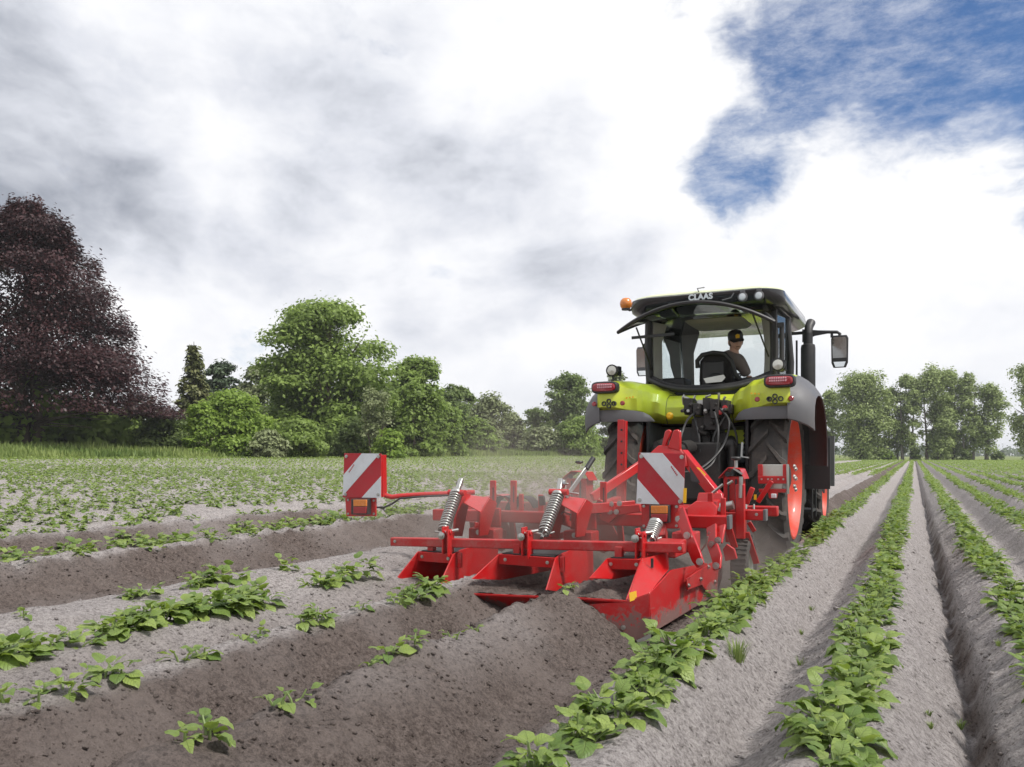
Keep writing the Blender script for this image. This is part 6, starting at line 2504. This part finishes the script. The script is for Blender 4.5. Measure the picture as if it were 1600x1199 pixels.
RIGHT_KEYS = ['beside']
for k, X in enumerate(ROW_R):
    if X < 41:
        add_row(X, 1.55 if k < 3 else 1.3, 148.3, ('r', k), .95 if k < 4 else .93)
manual = {
    ('m', 0): (-2.02, [(885, .11, 7), (905, .08, 5), (702, .10, 5), (735, .07, 4), (640, .11, 8), (612, .13, 10), (585, .10, 7), (470, .12, 5), (425, .11, 5), (320, .15, 10), (290, .11, 6)]),
    ('m', 1): (-2.85, [(676, .19, 20), (640, .17, 16), (612, .14, 10), (555, .10, 6), (500, .15, 13), (478, .13, 11), (412, .11, 6), (388, .11, 7), (318, .13, 9), (292, .12, 7), (188, .15, 11), (160, .12, 8), (100, .14, 9), (62, .13, 8), (18, .15, 10)]),
    ('m', 2): (-3.60, [(632, .19, 20), (598, .20, 22), (560, .20, 24), (528, .20, 22), (504, .16, 16), (392, .21, 26), (362, .22, 28), (334, .22, 28), (300, .21, 24), (262, .21, 26), (228, .20, 22), (190, .19, 22), (160, .15, 14), (104, .17, 14), (78, .15, 12), (15, .20, 20), (-12, .2, 22)]),
    ('m', 3): (-4.36, [(545, .17, 16), (515, .17, 16), (488, .15, 14), (442, .17, 18), (348, .19, 22), (322, .18, 18), (296, .15, 12), (222, .16, 13), (205, .13, 9), (34, .11, 6)]),
    ('m', 4): (-6.16, [(118, .14, 9), (250, .15, 10), (228, .13, 8), (333, .14, 9), (345, .12, 8), (395, .13, 8), (470, .15, 12), (30, .16, 12)]),
}
for key, (X, lst) in manual.items():
    for px_, sz, n in lst:
        p = on_x(px_, 800, X)
        cand.append((X + rnd.gauss(0, .02), p.y, sz, n, key))
add_row(-6.9, 4, 60, ('l', 0), .72, (.17, .25), .33, 28)
add_row(-7.55, 4, 80, ('l', 1), .62, (.16, .23), .33, 26)
for j in range(44):
    add_row(-8.9 - .75 * j, 3, 148.3, ('l', j + 2), .72 if j < 3 else .82, (.12, .19))
for j, X in enumerate((-1.7, -2.45, -3.2, -3.95, -4.7, -5.45, -6.2)):
    add_row(X, 13.5, 148.3, ('f', j), .95)

C = np.array([c[:4] for c in cand])
keys = [c[4] for c in cand]
CZ = height(C[:, 0], C[:, 1])
pxx, pyy, dd = proj(C[:, 0], C[:, 1], CZ + .08)
vis = (pxx > -25) & (pxx < 1625) & (pyy < 1235) & (dd > .8)
near_any = (pxx > -400) & (pxx < 2000) & (dd > .3)
hidden = (C[:, 0] < -1.25) & (C[:, 0] > -5.4) & (C[:, 1] > 5.1) & (C[:, 1] < 40)
order = [i for i in np.argsort(dd) if vis[i] and not hidden[i]]
first = order[:300]
is_first = np.zeros(len(C), bool)
is_first[first] = True
DETAIL = 76

ORD = ['first', 'second', 'third', 'fourth', 'fifth', 'sixth', 'seventh', 'eighth', 'ninth', 'tenth', 'eleventh', 'twelfth']


def ordinal(n):
    if n <= 12:
        return ORD[n - 1]
    return '%d%s' % (n, 'th' if 10 < n % 100 < 14 else {1: 'st', 2: 'nd', 3: 'rd'}.get(n % 10, 'th'))


def row_words(key):
    a, k = key
    if a == 'r':
        return ['the row beside the tractor wheels', 'the second row from the ridger'][k] if k < 2 else 'the %s row right of the ridger' % ordinal(k + 1)
    if a == 'm':
        return ['the freshly cut dark ridge', 'the second dark ridge', 'the broad ridge with the leafiest clump', 'the ridge behind the leafiest clump', 'the crumbled bank left of the ridger'][k]
    if a == 'l':
        return 'the %s full row beyond the crumbled bank' % ordinal(k + 1)
    return 'the %s row ahead of the tractor' % ordinal(k + 1)


by_row = {}
for i in sorted(first, key=lambda i: dd[i]):
    by_row.setdefault(keys[i], []).append(i)
rank = {i: n + 1 for lst in by_row.values() for n, i in enumerate(lst)}


def size_words(i):
    n, s = C[i, 3], C[i, 2]
    return 'sparse' if n < 9 else 'small' if s < .15 else 'bushy' if s > .195 else 'leafy'


VAR = []
vr = np.random.default_rng(77)
for kcount, lo in ((34, 0), (38, 0), (28, 0), (14, 0), (8, 0), (34, 0), (30, 0)):
    V_, U_, F_, T_ = merged(rosette(kcount, .2, vr), LEAF, vr)
    me_ = with_uv(np_mesh('potato_plant', V_, F_, True), U_, T_)
    me_.materials.append(PM_MASS)
    VAR.append((kcount, me_))

for q_, i in enumerate(first):
    x, y, s, n = C[i]
    z = CZ[i] - .012
    label = '%s potato plant, %s from the camera in %s' % (size_words(i), ordinal(rank[i]), row_words(keys[i]))
    grp = 'potato plants in ' + row_words(keys[i])
    if q_ < DETAIL:
        t = thing('potato_plant', (x, y, z), label, 'plant', grp, rnd.uniform(0, 6.28))
        r_ = np.random.default_rng(1000 + i)
        flat = .78 if keys[i][0] == 'm' else 1.0
        lv_ = rosette(int(n * (1.75 if n > 12 else 1.25)), s, r_)
        for pos, mt, st in lv_:
            o = bpy.data.objects.new('leaf', LEAF_ME[r_.integers(0, len(LEAF_ME))])
            col.objects.link(o)
            o.parent = t
            o.matrix_local = Matrix([[*mt[k], pos[k] * (flat if k == 2 else 1)] for k in range(3)] + [[0, 0, 0, 1]])
        mb = MB()
        for st in {l[2] for l in lv_}:
            mb.tube([(st[0] * .15, st[1] * .15, -.03), (st[0] * .6, st[1] * .6, st[2] * .5 * flat), (st[0], st[1], st[2] * flat)], [.006, .005, .003], 5)
        mb.each('stem', M['stem'], t, smooth=60)
    else:
        pool = [m_ for kc, m_ in VAR if abs(kc - n * 1.1) < 7] or [VAR[0][1]]
        o = bpy.data.objects.new('potato_plant', pool[rnd.randrange(len(pool))])
        col.objects.link(o)
        o.location = (x, y, z)
        o.scale = (s / .2, s / .2, s / .2 * rnd.uniform(.85, 1.1))
        o.rotation_euler = (0, 0, rnd.uniform(0, 6.28))
        tag(o, label, 'plant', grp)

# all the others: one mass of foliage, built simpler with distance
mv, mu, mf, mt_, nb_ = [], [], [], [], 0
lod = []
lr = np.random.default_rng(5)
for lim, nl, shapes, sc_ in ((16, 30, LEAF_LO, 1.0), (34, 18, LEAF_LO, 1.25), (70, 7, None, 1.6), (400, 4, None, 2.1)):
    pr = []
    for k in range(7):
        lv_ = rosette(nl, .2, lr, .115 * sc_)
        if shapes is None:
            Q = np.array([[0, 0, 0], [.34, .45, .05], [0, 1, -.08], [-.34, .45, .05]])
            QU = np.array([[0, 0, 0], [.6, .5, 0], [0, 1, 0], [-.6, .5, 0]])
            V_ = np.concatenate([Q @ m_.T + p_ for p_, m_, _ in lv_])
            U_ = np.tile(QU, (nl, 1))
            F_ = np.arange(nl * 4).reshape(-1, 4)
            T_ = np.repeat(lr.random(nl), 4)
        else:
            V_, U_, F_, T_ = merged(lv_, shapes, lr)
        pr.append((V_, U_, F_, T_))
    lod.append((lim, pr))
rest = np.where(~is_first & ~hidden & near_any)[0]
prev = -1e9
for lim, pr in lod:
    sel = rest[(dd[rest] >= prev) & (dd[rest] < lim)]
    prev = lim
    pick = lr.integers(0, len(pr), len(sel))
    for k, (V_, U_, F_, T_) in enumerate(pr):
        ss = sel[pick == k]
        if not len(ss):
            continue
        a = lr.uniform(0, 6.28, len(ss))
        sc_ = C[ss, 2] / .2
        ca, sa = np.cos(a)[:, None], np.sin(a)[:, None]
        vx = (V_[None, :, 0] * ca - V_[None, :, 1] * sa) * sc_[:, None] + C[ss, 0][:, None]
        vy = (V_[None, :, 0] * sa + V_[None, :, 1] * ca) * sc_[:, None] + C[ss, 1][:, None]
        vz = V_[None, :, 2] * sc_[:, None] + CZ[ss][:, None] - .01
        mv.append(np.stack([vx, vy, vz], -1).reshape(-1, 3))
        mu.append(np.tile(U_, (len(ss), 1)))
        mf.append((F_[None] + (np.arange(len(ss)) * len(V_))[:, None, None] + nb_).reshape(-1, 4))
        mt_.append(np.tile(T_, len(ss)) * .7 + np.repeat(lr.random(len(ss)), len(V_)) * .3)
        nb_ += len(ss) * len(V_)
V_, U_, F_, T_ = map(np.concatenate, (mv, mu, mf, mt_))
me_ = with_uv(np_mesh('potato_rows', V_, F_, True), U_, T_)
o = link_mesh('potato_rows', me_, PM_MASS)
tag(o, 'endless rows of potato plants covering the field into the distance', None, None, 'stuff')


# weeds and grass tufts between the rows
def tuft(px_, py_, n, h, label):
    # walk down the view ray until it meets the ground
    u, v = (px_ - 800) / FPX, (711 - py_) / FPX
    d_ = 1.0
    while d_ < 40:
        p = depth(px_, d_)
        if CAMZ + v * d_ <= ground_z(p.x, p.y):
            break
        d_ += .01
    r = np.random.default_rng(int(px_))
    z = ground_z(p.x, p.y)
    V = []
    for k in range(n):
        a = r.uniform(0, 6.28)
        b = np.array([math.cos(a), math.sin(a), 0]) * r.uniform(0, h * .35)
        w = np.array([-math.sin(a), math.cos(a), 0]) * .0022
        e = b + np.array([math.cos(a), math.sin(a), 0]) * h * r.uniform(.1, .7) + np.array([0, 0, h * r.uniform(.5, 1.0)])
        m_ = (b + e) / 2 + np.array([0, 0, h * .18])
        V += [b - w, b + w, m_ + w * .8, m_ - w * .8, m_ - w * .8, m_ + w * .8, e + w * .1, e - w * .1]
    V = np.array(V)
    F = np.arange(len(V)).reshape(-1, 4)
    o = leaf_object('grass_tuft', V, F, np.repeat(r.random(n), 8), LM['grass'], None)
    o.location = (p.x, p.y, z)
    tag(o, label, 'weed', 'weeds between the rows')


tuft(1152, 1035, 90, .11, 'bright green grass tuft on the slope right of the nearest ridger row')
tuft(1252, 992, 26, .035, 'tiny green weed in the middle of the first dry furrow')
tuft(1250, 1040, 22, .05, 'thin grass tuft in the furrow left of the second row')
tuft(1268, 955, 20, .04, 'yellowish tiny weed higher up the first dry furrow')
tuft(1455, 1140, 22, .03, 'small weed near the wheel groove at the lower right')
tuft(1500, 1140, 24, .05, 'thin weed on the crumbled edge of the wheel groove')
tuft(1450, 1120, 18, .03, 'pale weed seedling left of the wheel groove')
tuft(1560, 1010, 20, .04, 'weed seedling on the right hand ridge slope')
# ---------------------------------------------------------------- air: light haze over the whole place and dust around the implement
def haze_box():
    q = MB()
    q.box((0, 850, 15.5), (5400, 5300, 35))
    m, t = new_mat('haze')
    v = t.n('ShaderNodeVolumePrincipled', {'Color': (0.93, 0.95, 1.0, 1), 'Density': 0.00035, 'Anisotropy': 0.1})
    o = t.n('ShaderNodeOutputMaterial', {1: v.outputs[0]})
    h = q.build('haze', m, None, smooth=0)
    h['kind'] = 'stuff'
    h['label'] = 'thin pale summer haze that softens the distant trees'


def dust(c, r, dens, label, seed):
    q = MB()
    q.ball((0, 0, 0), r, 28, 16)
    m, t = new_mat('dust')
    p = t.n('ShaderNodeTexCoord').outputs['Object']
    pn = t.vm('DIVIDE', p, tuple(r))
    ln = t.vm('LENGTH', pn)
    fall = t.mr(ln, 1.0, 0.15)
    nz = t.n('ShaderNodeTexNoise', {'Vector': t.vm('ADD', p, (seed, 0, 0)), 'Scale': 1.5, 'Detail': 3.0, 'Roughness': 0.6}).outputs[0]
    d = t.m('MULTIPLY', t.m('MULTIPLY', fall, t.mr(nz, 0.36, 0.72)), dens)
    v = t.n('ShaderNodeVolumePrincipled', {'Color': (0.72, 0.62, 0.56, 1), 'Density': d, 'Anisotropy': 0.2})
    t.n('ShaderNodeOutputMaterial', {1: v.outputs[0]})
    o = q.build('dust', m, None)
    o.location = c
    o['kind'] = 'stuff'
    o['label'] = label


haze_box()
dust((-3.1, 6.5, .55), (1.7, 1.7, .75), 1.3, 'brown dust swirling around the left half of the red implement', 0)
dust((-2.2, 6.0, .35), (1.0, 1.1, .5), .8, 'dust rising between the ridging hoods', 5)
dust((-1.35, 7.2, .15), (.7, 2.0, .55), 1.5, 'dust kicked up beside the right rear wheel', 9)
dust((-4.3, 9.8, 1.0), (2.2, 2.4, 1.2), .14, 'thin veil of dust drifting left of the tractor', 13)
